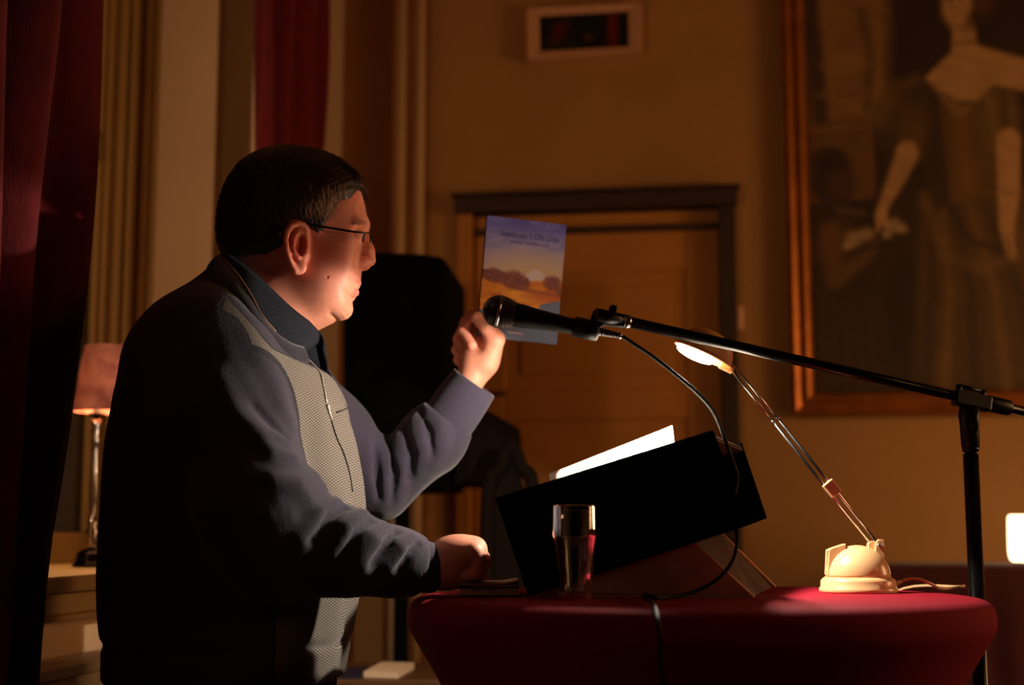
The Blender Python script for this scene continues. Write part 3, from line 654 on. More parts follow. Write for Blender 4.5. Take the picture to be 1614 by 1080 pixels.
MB().tube([w1 + [0.0, 0.002, 0.001], l1 + [0, 0.002, 0.0]], 0.0012, 8).build('board_edge', M_bedge, root)
MB().tube([v0 + [0, 0.002, 0.001], vt + [0, 0.002, 0]], 0.0012, 8).build('board_edge', M_bedge, root)

# papers on the desk
M_paper = mat('white_paper', (246, 240, 228), 0.75)
q0 = P(871, 784, 2.0); q1 = P(1065, 708, 2.0); q2 = P(1060, 672, 2.13); q3 = P(866, 748, 2.13)
n_, m_ = 12, 10; G = np.zeros((n_, m_, 3))
for i in range(n_):
    for j in range(m_):
        u, v = i / (n_ - 1), j / (m_ - 1); p = (1 - u) * ((1 - v) * q0 + v * q3) + u * ((1 - v) * q1 + v * q2)
        p = p + np.array([0, 0, -0.006 * math.sin(v * math.pi)]); G[i, j] = p
tag(MB().grid(G).build('speech_sheets', M_paper, solid=0.003), 'brightly lit white sheets lying on the black reading desk', 'paper')
pA, pAf = A + (B - A) * 0.33 + yv * 3, Af + (Bf - Af) * 0.33 - yv; pB, pBf = A + (B - A) * 0.93 + yv * 3, Af + (Bf - Af) * 0.93 - yv
ln = lambda v_: d_ax * v_
tag(MB().hexa([pA + ln(0.0065), pB + ln(0.0065), pB + ln(0.001), pA + ln(0.001), pAf + ln(0.0065), pBf + ln(0.0065), pBf + ln(0.001), pAf + ln(0.001)]).build('bounce_pages', M_paper), 'added unseen white pages on the reading desk, bouncing lamp light upward', 'paper')  # pages added as a reflector for the face and the book cover
s0 = P(790, 788, 2.0); s1 = P(822, 788, 2.0)
tag(MB().hexa([P(789, 803, 2.06), P(840, 790, 2.06), P(840, 787, 2.06), P(789, 800, 2.06), P(789, 786, 2.13), P(822, 786, 2.13), P(822, 783.5, 2.13), P(789, 783.5, 2.13)]).build('folded_note', M_paper), 'small white paper corner showing at the low end of the reading desk', 'paper')

# ---------------------------------------------------------------- booklets on the table
M_cov = mat('dark_booklet_cover', (40, 30, 30), 0.5); M_pages = mat('booklet_pages', (214, 190, 176), 0.8, var=0.15, vscale=300, stretch=(0.05, 0.05, 8))
x0, x1 = P(722, 930, 1.925)[0], P(819, 930, 1.925)[0]
root = empty('closed_booklet', ((x0 + x1) / 2, 1.99, TZ), 'thicker closed booklet lying flat on the red table in front of the hand, below another', 'book')
MB().box((x0 + 0.002, 1.927, TZ + 0.0022), (x1 - 0.001, 2.062, TZ + 0.0115)).build('page_block', M_pages, root)
MB().box((x0, 1.925, TZ + 0.0008), (x1, 2.064, TZ + 0.0022)).box((x0, 1.925, TZ + 0.0115), (x1, 2.064, TZ + 0.0125)).build('cover', M_cov, root)
arc = [P(x, y, 1.921) for x, y in ((742, 934), (748, 929), (757, 926), (766, 927), (773, 931), (777, 935))]
MB().tube(catmull(arc, 5), 0.0007, 6).build('elastic_band', M_cov, root)
root = empty('open_leaflet', ((x0 + x1) / 2, 1.99, TZ + 0.0125), 'thin loosely folded leaflet lying on top of the thicker booklet', 'book')
n_, m_ = 16, 4
for k, (dz, c_) in enumerate(((0.0, M_pages), (0.0028, M_pages))):
    G = np.zeros((n_, m_, 3))
    for i in range(n_):
        for j in range(m_):
            u = i / (n_ - 1); z = TZ + 0.0142 + dz + 0.0035 * max(0, u - 0.7) / 0.3 * (k + 0.2) + 0.0025 * max(0, 0.25 - u) / 0.25
            G[i, j] = (x0 + 0.003 + u * (x1 - x0 - 0.004), 1.93 + j / (m_ - 1) * 0.125, z)
    MB().grid(G).build('sheet', c_, root, solid=0.0016)

# ---------------------------------------------------------------- glass of water
YG = 1.84; gc = P(907, 900, YG); gc[2] = TZ + 0.0003; k = YG / FPX
root = empty('water_glass', gc, 'tall waisted drinking glass half full of water on the red table', 'glass')
M_glass = mat('clear_glass', (255, 250, 244), 0.02, trans=1.0, ior=1.48); M_water = mat('water', (255, 255, 255), 0.0, trans=1.0, ior=1.33)
Z = lambda y: (943 - y) * k
outer = [(0, Z(943)), (25, Z(943)), (28, Z(941)), (28, Z(932)), (27, Z(915)), (27.5, Z(900)), (31, Z(878)), (34.5, Z(858)), (36.5, Z(848)), (37.5, Z(842)), (37, Z(832)), (36.5, Z(800)), (36.2, Z(797.3)), (35.2, Z(797)), (34.6, Z(798))]
inner = [(34.6, Z(832)), (35.2, Z(842)), (34.2, Z(848)), (32, Z(858)), (28.5, Z(878)), (25, Z(900)), (24, Z(915)), (23.5, Z(926)), (20, Z(930)), (0, Z(931))]
n = 48; allp = outer + inner; G = np.zeros((n + 1, len(allp), 3))
for i in range(n + 1):
    a = 2 * math.pi * i / n
    for j, (r_, z_) in enumerate(allp):
        fl = 1 - 0.018 * abs(math.sin(5 * a)) * (1 if j < len(outer) and Z(905) < z_ < Z(842) or z_ < Z(905) and j < len(outer) else 0)
        G[i, j] = gc + [r_ * k * fl * math.cos(a), r_ * k * fl * math.sin(a), z_]
MB().grid(G).build('glass_body', M_glass, root)
wl_ = [(0, Z(930.7)), (19.8, Z(929.8)), (23.4, Z(925.8)), (23.9, Z(915)), (24.9, Z(900)), (28.4, Z(878)), (31.9, Z(858)), (34.1, Z(848)), (34.6, Z(845.6)), (33.6, Z(846.2)), (0, Z(846.4))]
MB().lathe([(r_ * k * 0.997, z_) for r_, z_ in wl_], gc, seg=48, caps=False).build('water', M_water, root)

# ---------------------------------------------------------------- microphone, clip, cable
ma = P(786, 491, 1.93); mb_ = P(946, 523, 1.935); max_ = (mb_ - ma) / np.linalg.norm(mb_ - ma); km = 1.93 / FPX
M_micblk = mat('black_mic_metal', (16, 15, 15), 0.38, 0.4, bump=0.0003, bscale=900)
M_mesh = mat('steel_mesh', (175, 168, 160), 0.32, 1.0); M_foam = mat('dark_foam', (12, 11, 11), 0.95)
M_chrome = mat('chrome', (190, 190, 190), 0.2, 1.0)
root = empty('microphone', ma, 'black handheld microphone with round mesh head, in front of the raised book', 'microphone')
MB().lathe([(r_ * km, h_ * km) for r_, h_ in [(0, 24), (18.6, 24), (19, 26), (18.8, 40), (16.5, 58), (15, 80), (13.4, 110), (12.6, 140), (12, 158), (11, 160), (0, 160)]], ma, max_, 40).build('handle', M_micblk, root)
bp = [(0.5, -25.5)] + [(25.6 * math.sin(t), -25.6 * math.cos(t)) for t in np.linspace(0.16, math.pi / 2, 9)] + [(25.4, 4), (24.5, 10), (23, 16), (20.9, 22), (19.2, 26)]
o = MB().lathe([(r_ * km * 0.965, h_ * km * 0.985) for r_, h_ in bp], ma, max_, 40).build('foam_liner', M_foam, root)
n = 46; G = []
for j, (r_, h_) in enumerate(bp):
    G.append([(r_ * km, h_ * km, 2 * math.pi * (i + 0.5 * (j % 2)) / n) for i in range(n)])
axn = np.cross(max_, [0, 0, 1.0]); axn /= np.linalg.norm(axn); axb = np.cross(max_, axn)
V = [ma + max_ * h_ + r_ * (math.cos(a) * axn + math.sin(a) * axb) for row in G for r_, h_, a in row]; F = []
for j in range(len(bp) - 1):
    for i in range(n):
        i2 = (i + 1) % n
        if j % 2 == 0: F += [(j * n + i, j * n + i2, (j + 1) * n + i), (j * n + i2, (j + 1) * n + i2, (j + 1) * n + i)]
        else: F += [(j * n + i, j * n + i2, (j + 1) * n + i2), (j * n + i, (j + 1) * n + i2, (j + 1) * n + i)]
o = MB().add(V, F).build('mesh_head', M_mesh, root); md = o.modifiers.new('w', 'WIREFRAME'); md.thickness = 0.0008; md.use_even_offset = False
MB().lathe([(25.2 * km, -1.5 * km), (26.6 * km, -1.5 * km), (26.9 * km, 0.5 * km), (26.6 * km, 2.5 * km), (25.2 * km, 2.5 * km)], ma, max_, 48, caps=False).build('head_ring', M_chrome, root)
rb = []
for q in range(9): rb += [((7.4 - 0.35 * q) * km, (160 + q * 4) * km), ((7.4 - 0.35 * q) * km, (162.6 + q * 4) * km), ((6.2 - 0.35 * q) * km, (163 + q * 4) * km)]
MB().lathe([(0, 159 * km), (8.6 * km, 159 * km), (8.6 * km, 162 * km)] + rb[3:] + [(0, 197 * km)], ma, max_, 24).build('plug_boot', M_micblk, root)
MB().lathe([(0, 196 * km), (5.4 * km, 196 * km), (5.4 * km, 200 * km), (0, 200 * km)], ma, max_, 20).build('boot_ring', M_chrome, root)
# clip
root = empty('microphone_clip', ma + max_ * 135 * km, 'black plastic clip joining the microphone to the boom', 'microphone clip')
cp = [(13.4, 122), (16.5, 122), (16.5, 160), (14.2, 163), (12.4, 163), (12.4, 124)]
MB().lathe([(r_ * km, h_ * km) for r_, h_ in cp], ma, max_, 36, caps=False).build('sleeve', M_micblk, root)
MB().prism([P(x, y, 1.922) for x, y in ((930, 512), (932, 498), (936, 489), (944, 487), (952, 489), (976, 494), (985, 497), (985, 515), (952, 511), (946, 516))], (0, 0.018, 0)).build('hinge_block', M_micblk, root, 0.001)
MB().prism([P(x, y, 1.920) for x, y in ((959, 498), (961, 482), (966, 480), (973, 482), (971, 500), (969, 512))], (0, 0.022, 0)).build('wing_tab', M_micblk, root, 0.001)
MB().lathe([(0, 0), (4.2 * km, 0), (4.2 * km, 0.002), (3 * km, 0.003), (1.2 * km, 0.0015), (0, 0.0015)], P(943, 494, 1.922), (0, -1, 0), 20).build('hinge_screw', mat('brass_screw', (190, 130, 90), 0.3, 1.0), root)
# cable
cpts = [P(x, y, Y) for x, y, Y in ((981, 530, 1.936), (1000, 543, 1.936), (1030, 563, 1.937), (1062, 588, 1.938), (1100, 620, 1.94), (1125, 650, 1.945), (1142, 690, 1.955), (1154, 725, 1.965), (1162, 752, 1.975), (1157, 785, 1.98), (1159, 825, 1.93), (1162, 852, 1.89), (1155, 884, 1.868), (1130, 914, 1.858), (1092, 934, 1.85), (1055, 941, 1.835))]
t_ = PT(1030, 1.82); t_[2] += 0.004; cpts.append(t_); t_ = PT(1016, 1.84); t_[2] += 0.007; cpts.append(t_); t_ = PT(1018, 1.76); t_[2] += 0.0045; cpts.append(t_)
t2 = PT(1030, 1.66); t2[2] += 0.003; cpts.append(t2); cpts.append(P(1036, 975, 1.592)); cpts.append(P(1042, 1015, 1.585)); q = P(1046, 1080, 1.60); cpts.append(q); cpts.append(q + [0.05, -0.02, -0.35]); cpts.append(np.array([q[0] + 0.1, 1.5, 0.02])); cpts.append(np.array([1.2, 1.55, 0.006]))
cpts = [np.array(c_) for c_ in cpts]
for c_ in cpts[13:17]: c_[2] = max(c_[2], TZ + 0.0034)
tag(MB().tube(catmull(cpts, 8), 0.0027, 10).build('microphone_cable', mat('black_rubber_cable', (14, 13, 13), 0.6, spec=0.25)), 'black microphone cable looping past the reading desk and over the table rim', 'cable')
# stand with boom
YS2 = 2.14
bl_ = P(986, 506.5, 1.933); br_ = P(1527, 629, YS2); bd = (br_ - bl_) / np.linalg.norm(br_ - bl_); Ls = np.linalg.norm(br_ - bl_)
pole_x = P(1532, 760, YS2)[0]
root = empty('microphone_stand', (pole_x, YS2, 0), 'black boom microphone stand to the right of the red table', 'microphone stand')
M_stand = mat('black_gloss_tube', (12, 12, 12), 0.22, 0.3)
MB().tube([bl_ + bd * 0.004, bl_ + bd * (Ls + 0.36)], 0.0078, 20).build('boom', M_stand, root)
MB().lathe([(0.0078, 0), (0.0098, 0), (0.0098, 0.005), (0.0078, 0.005)], bl_, bd, 24).build('boom_collar', M_chrome, root)
MB().lathe([(0.007, -0.045), (0.0092, -0.045), (0.0092, 0.0), (0.007, 0.0)], bl_, bd, 24).build('boom_end', M_micblk, root)
cpos = bl_ + bd * Ls
bn = np.cross(bd, [0, 1.0, 0]); bn /= np.linalg.norm(bn); bn = bn if bn[2] > 0 else -bn
def cpt(a, b, y): return cpos + bd * a + bn * b + np.array([0, y, 0])
MB().hexa([cpt(-0.028, -0.014, -0.014), cpt(0.04, -0.014, -0.014), cpt(0.04, 0.010, -0.014), cpt(-0.028, 0.010, -0.014), cpt(-0.028, -0.014, 0.014), cpt(0.04, -0.014, 0.014), cpt(0.04, 0.010, 0.014), cpt(-0.028, 0.010, 0.014)]).build('clamp_block', M_micblk, root, 0.004)
MB().tube([cpt(-0.02, 0.016, 0), cpt(0.026, 0.016, 0)], 0.0035, 12).tube([cpt(-0.02, 0.004, 0), cpt(-0.02, 0.018, 0)], 0.005, 10).tube([cpt(0.024, 0.004, 0), cpt(0.024, 0.018, 0)], 0.005, 10).build('clamp_bar', M_micblk, root)
MB().tube([cpt(0.035, 0, 0), cpt(0.075, 0, 0)], 0.0125, 20).build('clamp_collar', M_micblk, root, 0.002)
pj = np.array([pole_x, YS2, 0])
def pz(py): return P(1530, py, YS2)[2]
MB().lathe([(0.012, pz(706)), (0.0135, pz(704)), (0.0145, pz(670)), (0.016, pz(655)), (0.014, pz(642)), (0.008, pz(634)), (0, pz(630))], pj, seg=28).build('tilt_joint', M_micblk, root)
MB().tube([cpos + [0, -0.016, -0.012], cpos + [0.0, -0.022, -0.05]], [0.009, 0.005], 14, flat=(1, .5)).build('wing_lever', M_micblk, root)
MB().lathe([(0, pz(712)), (0.0125, pz(712)), (0.0125, pz(704)), (0, pz(704))], pj, seg=24).build('pole_collar', M_stand, root)
MB().lathe([(0, 0.05), (0.0088, 0.05), (0.0095, pz(722)), (0.0095, pz(708)), (0, pz(708))], pj, seg=28).build('inner_pole', M_stand, root)
MB().lathe([(0, 0.04), (0.0115, 0.04), (0.0115, pz(716)), (0, pz(716))], pj, seg=28).build('outer_pole', M_stand, root)
for q in range(3):
    a = q * 2.094 + 0.35; MB().tube([pj + [0, 0, 0.14], pj + [0.3 * math.cos(a), 0.3 * math.sin(a), 0.012]], 0.008, 10).build('stand_leg', M_stand, root)

# ---------------------------------------------------------------- desk lamp
YD = 2.07; dc = P(1353, 930, YD); dc[2] = TZ; kd = YD / FPX
root = empty('reading_lamp', dc, 'cream plastic reading lamp with dome base, twin telescopic rods and lit head', 'lamp')
M_cream2 = mat('cream_plastic', (226, 184, 134), 0.28, coat=0.3, sss=0.05)
Z = lambda y: (931 - y) * kd
MB().lathe([(r_ * kd, z_) for r_, z_ in [(0, Z(931)), (59, Z(931)), (60, Z(929)), (60, Z(924)), (58, Z(922.5)), (57.5, Z(914)), (56, Z(911)), (51, Z(907)), (0, Z(907))]], dc, seg=72).build('base_plate', M_cream2, root)
MB().lathe([(50 * kd * math.cos(t), Z(907) + 49 * kd * math.sin(t)) for t in np.linspace(0, math.pi / 2 - 0.01, 22)], dc, seg=64).build('dome', M_cream2, root)
def dl_(px, py, d=0): return P(px, py, YD) + np.array([0, d, 0])
# rest fork on the left, arm lugs on the right
for d in (-0.012, 0.006):
    MB().prism([dl_(x, y, d) for x, y in ((1302, 906), (1304, 867), (1310, 864), (1330, 858), (1330, 866), (1316, 880), (1312, 906))], (0, 0.006, 0)).build('rest_fork', M_cream2, root, 0.001)
MB().prism([dl_(x, y, -0.012) for x, y in ((1304, 868), (1310, 864), (1331, 857), (1326, 863), (1312, 870))], (0, 0.024, 0)).build('rest_fork', M_cream2, root, 0.001)
for d in (-0.013, 0.006):
    MB().prism([dl_(x, y, d) for x, y in ((1376, 878), (1377, 855), (1382, 850), (1390, 851), (1391, 858), (1391, 882))], (0, 0.007, 0)).build('arm_lug', M_cream2, root, 0.001)
MB().prism([dl_(x, y, -0.006) for x, y in ((1368, 874), (1367, 857), (1373, 852), (1378, 856), (1378, 878))], (0, 0.012, 0)).build('arm_lug', M_cream2, root, 0.001)
MB().tube([dl_(1382, 860, -0.016), dl_(1382, 860, 0.016)], 0.003, 14).build('hinge_pin', M_chrome, root)
a0 = dl_(1379, 858); a1 = P(1311, 770, 2.058); a2 = P(1222, 662, 2.045); a3 = P(1152, 577, LAMPY)
side = np.array([0.78, 0.0, 0.62]) ; side /= np.linalg.norm(side)
for s in (-1, 1):
    so = side * 0.0042 * s + np.zeros(3)
    MB().tube([a0 + so, a2 + so], 0.0021, 12).build('lower_rod', M_chrome, root)
    MB().tube([a2 + so * 0.9, a3 + so * 0.9], 0.0015, 12).build('upper_rod', M_chrome, root)
    MB().lathe([(0, -0.002), (0.0029, -0.002), (0.0029, 0.002), (0, 0.002)], a2 + so, a3 - a2, 16).build('rod_collar', M_chrome, root)
dd = (a2 - a1) / np.linalg.norm(a2 - a1); yy = np.array([0, 1.0, 0]); nn = np.cross(dd, yy)
def bx8(c, u, v, w, a, b, d): return [c + u * sa * a + v * sb * b + w * d * sd for sd in (-1, 1) for sa, sb in ((-1, -1), (1, -1), (1, 1), (-1, 1))]
MB().hexa(bx8(a1, dd, nn, yy, 0.0115, 0.0085, 0.006)).build('rod_clip', M_cream2, root, 0.0015)
# head: half dome shade, opening turned down and to the left
hc = P(1108, 560, LAMPY); ax = P(1152, 581, LAMPY) - P(1064, 539, LAMPY); ax /= np.linalg.norm(ax); nu = np.cross(ax, yy); nu = nu if nu[2] > 0 else -nu
kh = LAMPY / FPX
def shade(ra, rw, rh, flip=1):
    G = np.zeros((37, 12, 3))
    for i in range(37):
        ph = 2 * math.pi * i / 36
        for j in range(12):
            th = (math.pi / 2) * j / 11
            ex = math.cos(th) ** 0.8
            G[i, j] = hc + ax * ra * math.cos(ph) * ex + yy * rw * math.sin(ph) * ex + nu * rh * math.sin(th)
    return G
MB().grid(shade(47 * kh, 34 * kh, 41 * kh)).build('shade', mat('tan_shade_plastic', (226, 160, 96), 0.4), root, solid=0.0016)
rim = [hc + ax * 48 * kh * math.cos(t) + yy * 35 * kh * math.sin(t) for t in np.linspace(0, 2 * math.pi, 49)]
MB().tube(rim, 0.0016, 8, caps=False).build('shade_rim', M_cream2, root)
MB().hexa(bx8(hc + ax * 42 * kh - nu * 2 * kh, ax, nu, yy, 11 * kh, 5 * kh, 9 * kh)).build('head_joint', M_cream2, root, 0.001)
MB().ellipsoid(hc - ax * 12 * kh - nu * 5.5 * kh, np.array([ax * 31 * kh, yy * 20 * kh, nu * 7.5 * kh])).build('lit_bulb_cover', mat('lit_lamp_glass', (255, 250, 240), 0.4, emit=(255, 238, 214), estr=50), root)
# lamp cord
cc = [dl_(1409, 921), dl_(1418, 918), dl_(1432, 913), dl_(1448, 913), dl_(1466, 920), PT(1484, 2.10) + [0, 0, 0.004], PT(1515, 2.20) + [0, 0, 0.0035], np.array([0.60, 2.30, TZ - 0.02]), np.array([0.60, 2.32, 0.9]), np.array([0.7, 2.4, 0.02]), np.array([1.3, 2.5, 0.006])]
MB().tube(catmull(cc, 8), 0.0022, 10).tube([dl_(1405, 923), dl_(1420, 917)], [0.0042, 0.0028], 12).build('cord', M_cream2, root)

# ---------------------------------------------------------------- the book held up
c0 = P(768.5, 339.5, 2.375); c1 = P(893, 354.5, 2.40); c3 = c0 + (P(741, 528, 2.37) - P(768, 339.5, 2.37)); 
bu = c1 - c0; bw = np.linalg.norm(bu); bu /= bw; bv = (c3 - c0); bv -= bu * (bv @ bu); bh = np.linalg.norm(bv) * 1.005; bv /= np.linalg.norm(bv); bn_ = np.cross(bu, bv); bn_ = bn_ if bn_[1] < 0 else -bn_
c0 = c0.copy()
root = empty('paperback_book', c0 + bv * bh + bu * bw / 2, 'blue and orange paperback with a painted sunset cover, held up in the left hand', 'book')
BK = 0.011
def bkp(u, v, d): return c0 + bu * (u * bw) + bv * (v * bh) - bn_ * d
nu_, nv_ = 110, 160; UU, VV = np.meshgrid(np.linspace(0, 1, nu_), np.linspace(0, 1, nv_), indexing='ij')
XX = UU * 100; YY = VV * 155; IMG = np.zeros(UU.shape + (3,))
tt = np.clip((VV - 0.05) / 0.45, 0, 1)[..., None]
IMG = np.array([172, 160, 208.0]) * (1 - tt) + np.array([206, 184, 206.0]) * tt
cl = fbm(XX, YY * 2.2, 22, 5) + 0.5 * fbm(XX, YY * 2, 8, 6)
mix(np.clip(0.9 * np.clip(1.25 - VV / 0.17, 0, 1) + 0.4 * cl * (VV < 0.3), 0, 1) * np.clip((0.27 - VV + 0.05 * cl) / 0.08, 0, 1), (96, 92, 168))
mix(0.5 * np.clip(cl, 0, 1) * np.clip((0.2 - VV) / 0.05, 0, 1), (170, 150, 200)); mix(0.5 * np.clip((0.06 - VV) / 0.05, 0, 1) * (cl < 0), (86, 66, 140))
blob(62, 78, 62, 34, (236, 196, 150), 0.85, 0, 0.45); mix(0.35 * np.clip((VV - 0.36) / 0.1, 0, 1), (238, 190, 140))
blob(66, 75, 12, 12, (250, 226, 226), 0.95, 0, 0.12)
field = VV > 0.50 + 0.03 * np.sin(UU * 5 + 0.4) + 0.02 * UU
mix(field * 1.0, (214, 122, 40)); mix(field * np.clip(0.5 + fbm(XX, YY * 3, 16, 9), 0, 1) * 0.6, (240, 158, 52)); mix(field * np.clip(fbm(XX, YY * 3, 10, 11) * 0.9, 0, 1), (172, 78, 38))
blob(52, 98, 26, 8, (250, 176, 66), 0.7, 8, 0.5); blob(85, 96, 30, 8, (178, 84, 44), 0.7, 0, 0.5)
for cx_, cy_, r_ in ((3, 75, 7), (14, 76, 11), (24, 77, 9), (40, 79, 14), (50, 82, 10), (88, 78, 11), (100, 88, 6)):
    blob(cx_, cy_, r_, r_ * 0.85, (112, 58, 52), 0.95, 0, 0.25)
    for q in range(14): blob(cx_ + rng.uniform(-r_, r_) * 0.8, cy_ + rng.uniform(-r_, r_) * 0.7, 1.6, 1.4, (150, 88, 70) if q % 2 else (84, 40, 42), 0.7, 0, 0.5)
blob(72, 86, 8, 5, (226, 140, 50), 0.8, 0, 0.4); stroke([(30, 86), (56, 90), (100, 93)], 2, (128, 62, 44), 0.7, 3)
gry = YY > 112 + 8 * np.clip((60 - XX) / 60, -0.9, 1) + 2 * np.sin(XX / 9) - 5 * (XX > 75)
mix(gry * 1.0, (96, 100, 122)); mix(gry * np.clip(fbm(XX, YY, 18, 4), 0, 1) * 0.3, (70, 78, 100))
blob(0, 0, 1, 1, (0, 0, 0), 0.0)
G = np.stack([bkp(0, 0, -0.0003)[k_] + bu[k_] * UU * bw + bv[k_] * VV * bh for k_ in range(3)], -1)
MB().hexa([bkp(0, 0, 0.0), bkp(1, 0, 0.0), bkp(1, 1, 0.0), bkp(0, 1, 0.0), bkp(0, 0, 0.0005), bkp(1, 0, 0.0005), bkp(1, 1, 0.0005), bkp(0, 1, 0.0005)]).hexa(
    [bkp(0, 0, BK - 0.0005), bkp(1, 0, BK - 0.0005), bkp(1, 1, BK - 0.0005), bkp(0, 1, BK - 0.0005), bkp(0, 0, BK), bkp(1, 0, BK), bkp(1, 1, BK), bkp(0, 1, BK)]).hexa(
    [bkp(-0.004, 0, 0), bkp(0.0, 0, 0), bkp(0.0, 1, 0), bkp(-0.004, 1, 0), bkp(-0.004, 0, BK), bkp(0.0, 0, BK), bkp(0.0, 1, BK), bkp(-0.004, 1, BK)]).build('cover', mat('dark_spine_card', (40, 34, 60), 0.5), root)
fast_mesh('cover_print', G.reshape(-1, 3), np.array([(i * nv_ + j, i * nv_ + j + 1, (i + 1) * nv_ + j + 1, (i + 1) * nv_ + j) for i in range(nu_ - 1) for j in range(nv_ - 1)]),
          mat('printed_cover', (0, 0, 0), 0.45, attr='paint'), root, attrs={'paint': np.array(lin(np.clip(IMG, 0, 255).reshape(-1, 3))).reshape(-1, 3)})
MB().hexa([bkp(0.005, 0.008, 0.0006), bkp(0.992, 0.008, 0.0006), bkp(0.992, 0.992, 0.0006), bkp(0.005, 0.992, 0.0006), bkp(0.005, 0.008, BK - 0.0006), bkp(0.992, 0.008, BK - 0.0006), bkp(0.992, 0.992, BK - 0.0006), bkp(0.005, 0.992, BK - 0.0006)]).build('pages', M_pages, root)
def book_text(body, u, v, size, width, m, name):
    cu = bpy.data.curves.new(name, 'FONT'); cu.body = body; cu.size = size; cu.align_x = 'CENTER'; cu.align_y = 'CENTER'; cu.extrude = 0.00005
    to = bpy.data.objects.new('tmp', cu); SC.collection.objects.link(to); bpy.context.view_layer.update()
    me = bpy.data.meshes.new_from_object(to.evaluated_get(bpy.context.evaluated_depsgraph_get())); bpy.data.objects.remove(to)
    vs = np.array([v_.co[:] for v_ in me.vertices]); ww = vs[:, 0].max() - vs[:, 0].min(); sx = width * bw / ww
    org = ROOT_LOC[root.name]; p0 = bkp(u, v, -0.0006)
    for i_, v_ in enumerate(me.vertices): v_.co = Vector((p0 + bu * vs[i_, 0] * sx - bv * vs[i_, 1] + bn_ * vs[i_, 2] - org).tolist())
    me.name = name; o = bpy.data.objects.new(name, me); SC.collection.objects.link(o); me.materials.clear(); me.materials.append(m); o.parent = root
M_ink = mat('dark_blue_ink', (48, 44, 92), 0.6)
book_text("Siepke aan 't Olle Diep", 0.55, 0.135, 0.0135, 0.74, M_ink, 'title_lettering')
book_text('gedichten over Blauwestad', 0.55, 0.195, 0.0075, 0.5, M_ink, 'subtitle_lettering')
MB().hexa([bkp(0.37, 0.935, -0.0007), bkp(0.56, 0.935, -0.0007), bkp(0.56, 0.95, -0.0007), bkp(0.37, 0.95, -0.0007), bkp(0.37, 0.935, 0), bkp(0.56, 0.935, 0), bkp(0.56, 0.95, 0), bkp(0.37, 0.95, 0)]).build('publisher_strip', mat('pinkish_print', (190, 160, 165), 0.6), root)
# ---------------------------------------------------------------- the man: one skin surface grown from a distance field
f32 = np.float32
def surface_nets(F, lo, hi, h, clip=None):
    n = [int(math.ceil((b - a) / h)) + 1 for a, b in zip(lo, hi)]
    X = (lo[0] + h * np.arange(n[0])).astype(f32)[:, None, None]; Y = (lo[1] + h * np.arange(n[1])).astype(f32)[None, :, None]; Z = (lo[2] + h * np.arange(n[2])).astype(f32)[None, None, :]
    V = np.asarray(F(X, Y, Z), dtype=f32)
    V = np.broadcast_to(V, n).copy()
    S = V < 0
    c = [S[i:n[0] - 1 + i, j:n[1] - 1 + j, k:n[2] - 1 + k] for i in (0, 1) for j in (0, 1) for k in (0, 1)]
    cnt = sum(a.astype(np.int8) for a in c); act = (cnt > 0) & (cnt < 8)
    idx = np.argwhere(act); ids = -np.ones(act.shape, np.int32); ids[act] = np.arange(len(idx))
    acc = np.zeros((len(idx), 3)); num = np.zeros(len(idx))
    cor = {(i, j, k): V[idx[:, 0] + i, idx[:, 1] + j, idx[:, 2] + k].astype(float) for i in (0, 1) for j in (0, 1) for k in (0, 1)}
    for ax_ in range(3):
        for a in (0, 1):
            for b in (0, 1):
                p = [0, 0, 0]; q = [0, 0, 0]; o_ = [d for d in range(3) if d != ax_]
                p[o_[0]] = q[o_[0]] = a; p[o_[1]] = q[o_[1]] = b; q[ax_] = 1
                v0, v1 = cor[tuple(p)], cor[tuple(q)]; m = (v0 < 0) != (v1 < 0)
                t = np.where(m, v0 / np.where(np.abs(v0 - v1) < 1e-12, 1, v0 - v1), 0)
                pt = np.tile(np.array(p, float), (len(idx), 1)); pt[:, ax_] = t
                acc += pt * m[:, None]; num += m
    P_ = (idx + acc / num[:, None]) * h + np.array(lo)
    Q = []
    for ax_ in range(3):
        sl0 = [slice(1, -1)] * 3; sl0[ax_] = slice(0, n[ax_] - 1); sl1 = list(sl0); sl1[ax_] = slice(1, n[ax_])
        a, b = S[tuple(sl0)], S[tuple(sl1)]; e = np.argwhere(a != b)
        off = np.array([1, 1, 1]); off[ax_] = 0; e = e + off
        o1, o2 = [(1, 2), (2, 0), (0, 1)][ax_]
        def g(d1, d2):
            t = e.copy(); t[:, o1] -= d1; t[:, o2] -= d2; return ids[t[:, 0], t[:, 1], t[:, 2]]
        q = np.stack([g(1, 1), g(0, 1), g(0, 0), g(1, 0)], 1)
        fl = a[tuple((e - off).T)]
        q[~fl] = q[~fl][:, ::-1]; Q.append(q)
    Q = np.vstack(Q); Q = Q[(Q >= 0).all(1)]
    return P_, Q
def smin(a, b, k): hh = np.maximum(k - np.abs(a - b), 0) / k; return np.minimum(a, b) - hh * hh * k * 0.25
def smax(a, b, k): hh = np.maximum(k - np.abs(a - b), 0) / k; return np.maximum(a, b) + hh * hh * k * 0.25
def ell(x, y, z, c, r):
    a, b, d = (x - c[0]), (y - c[1]), (z - c[2])
    k0 = np.sqrt((a / r[0]) ** 2 + (b / r[1]) ** 2 + (d / r[2]) ** 2); k1 = np.sqrt((a / r[0] ** 2) ** 2 + (b / r[1] ** 2) ** 2 + (d / r[2] ** 2) ** 2)
    return k0 * (k0 - 1) / (k1 + 1e-6)
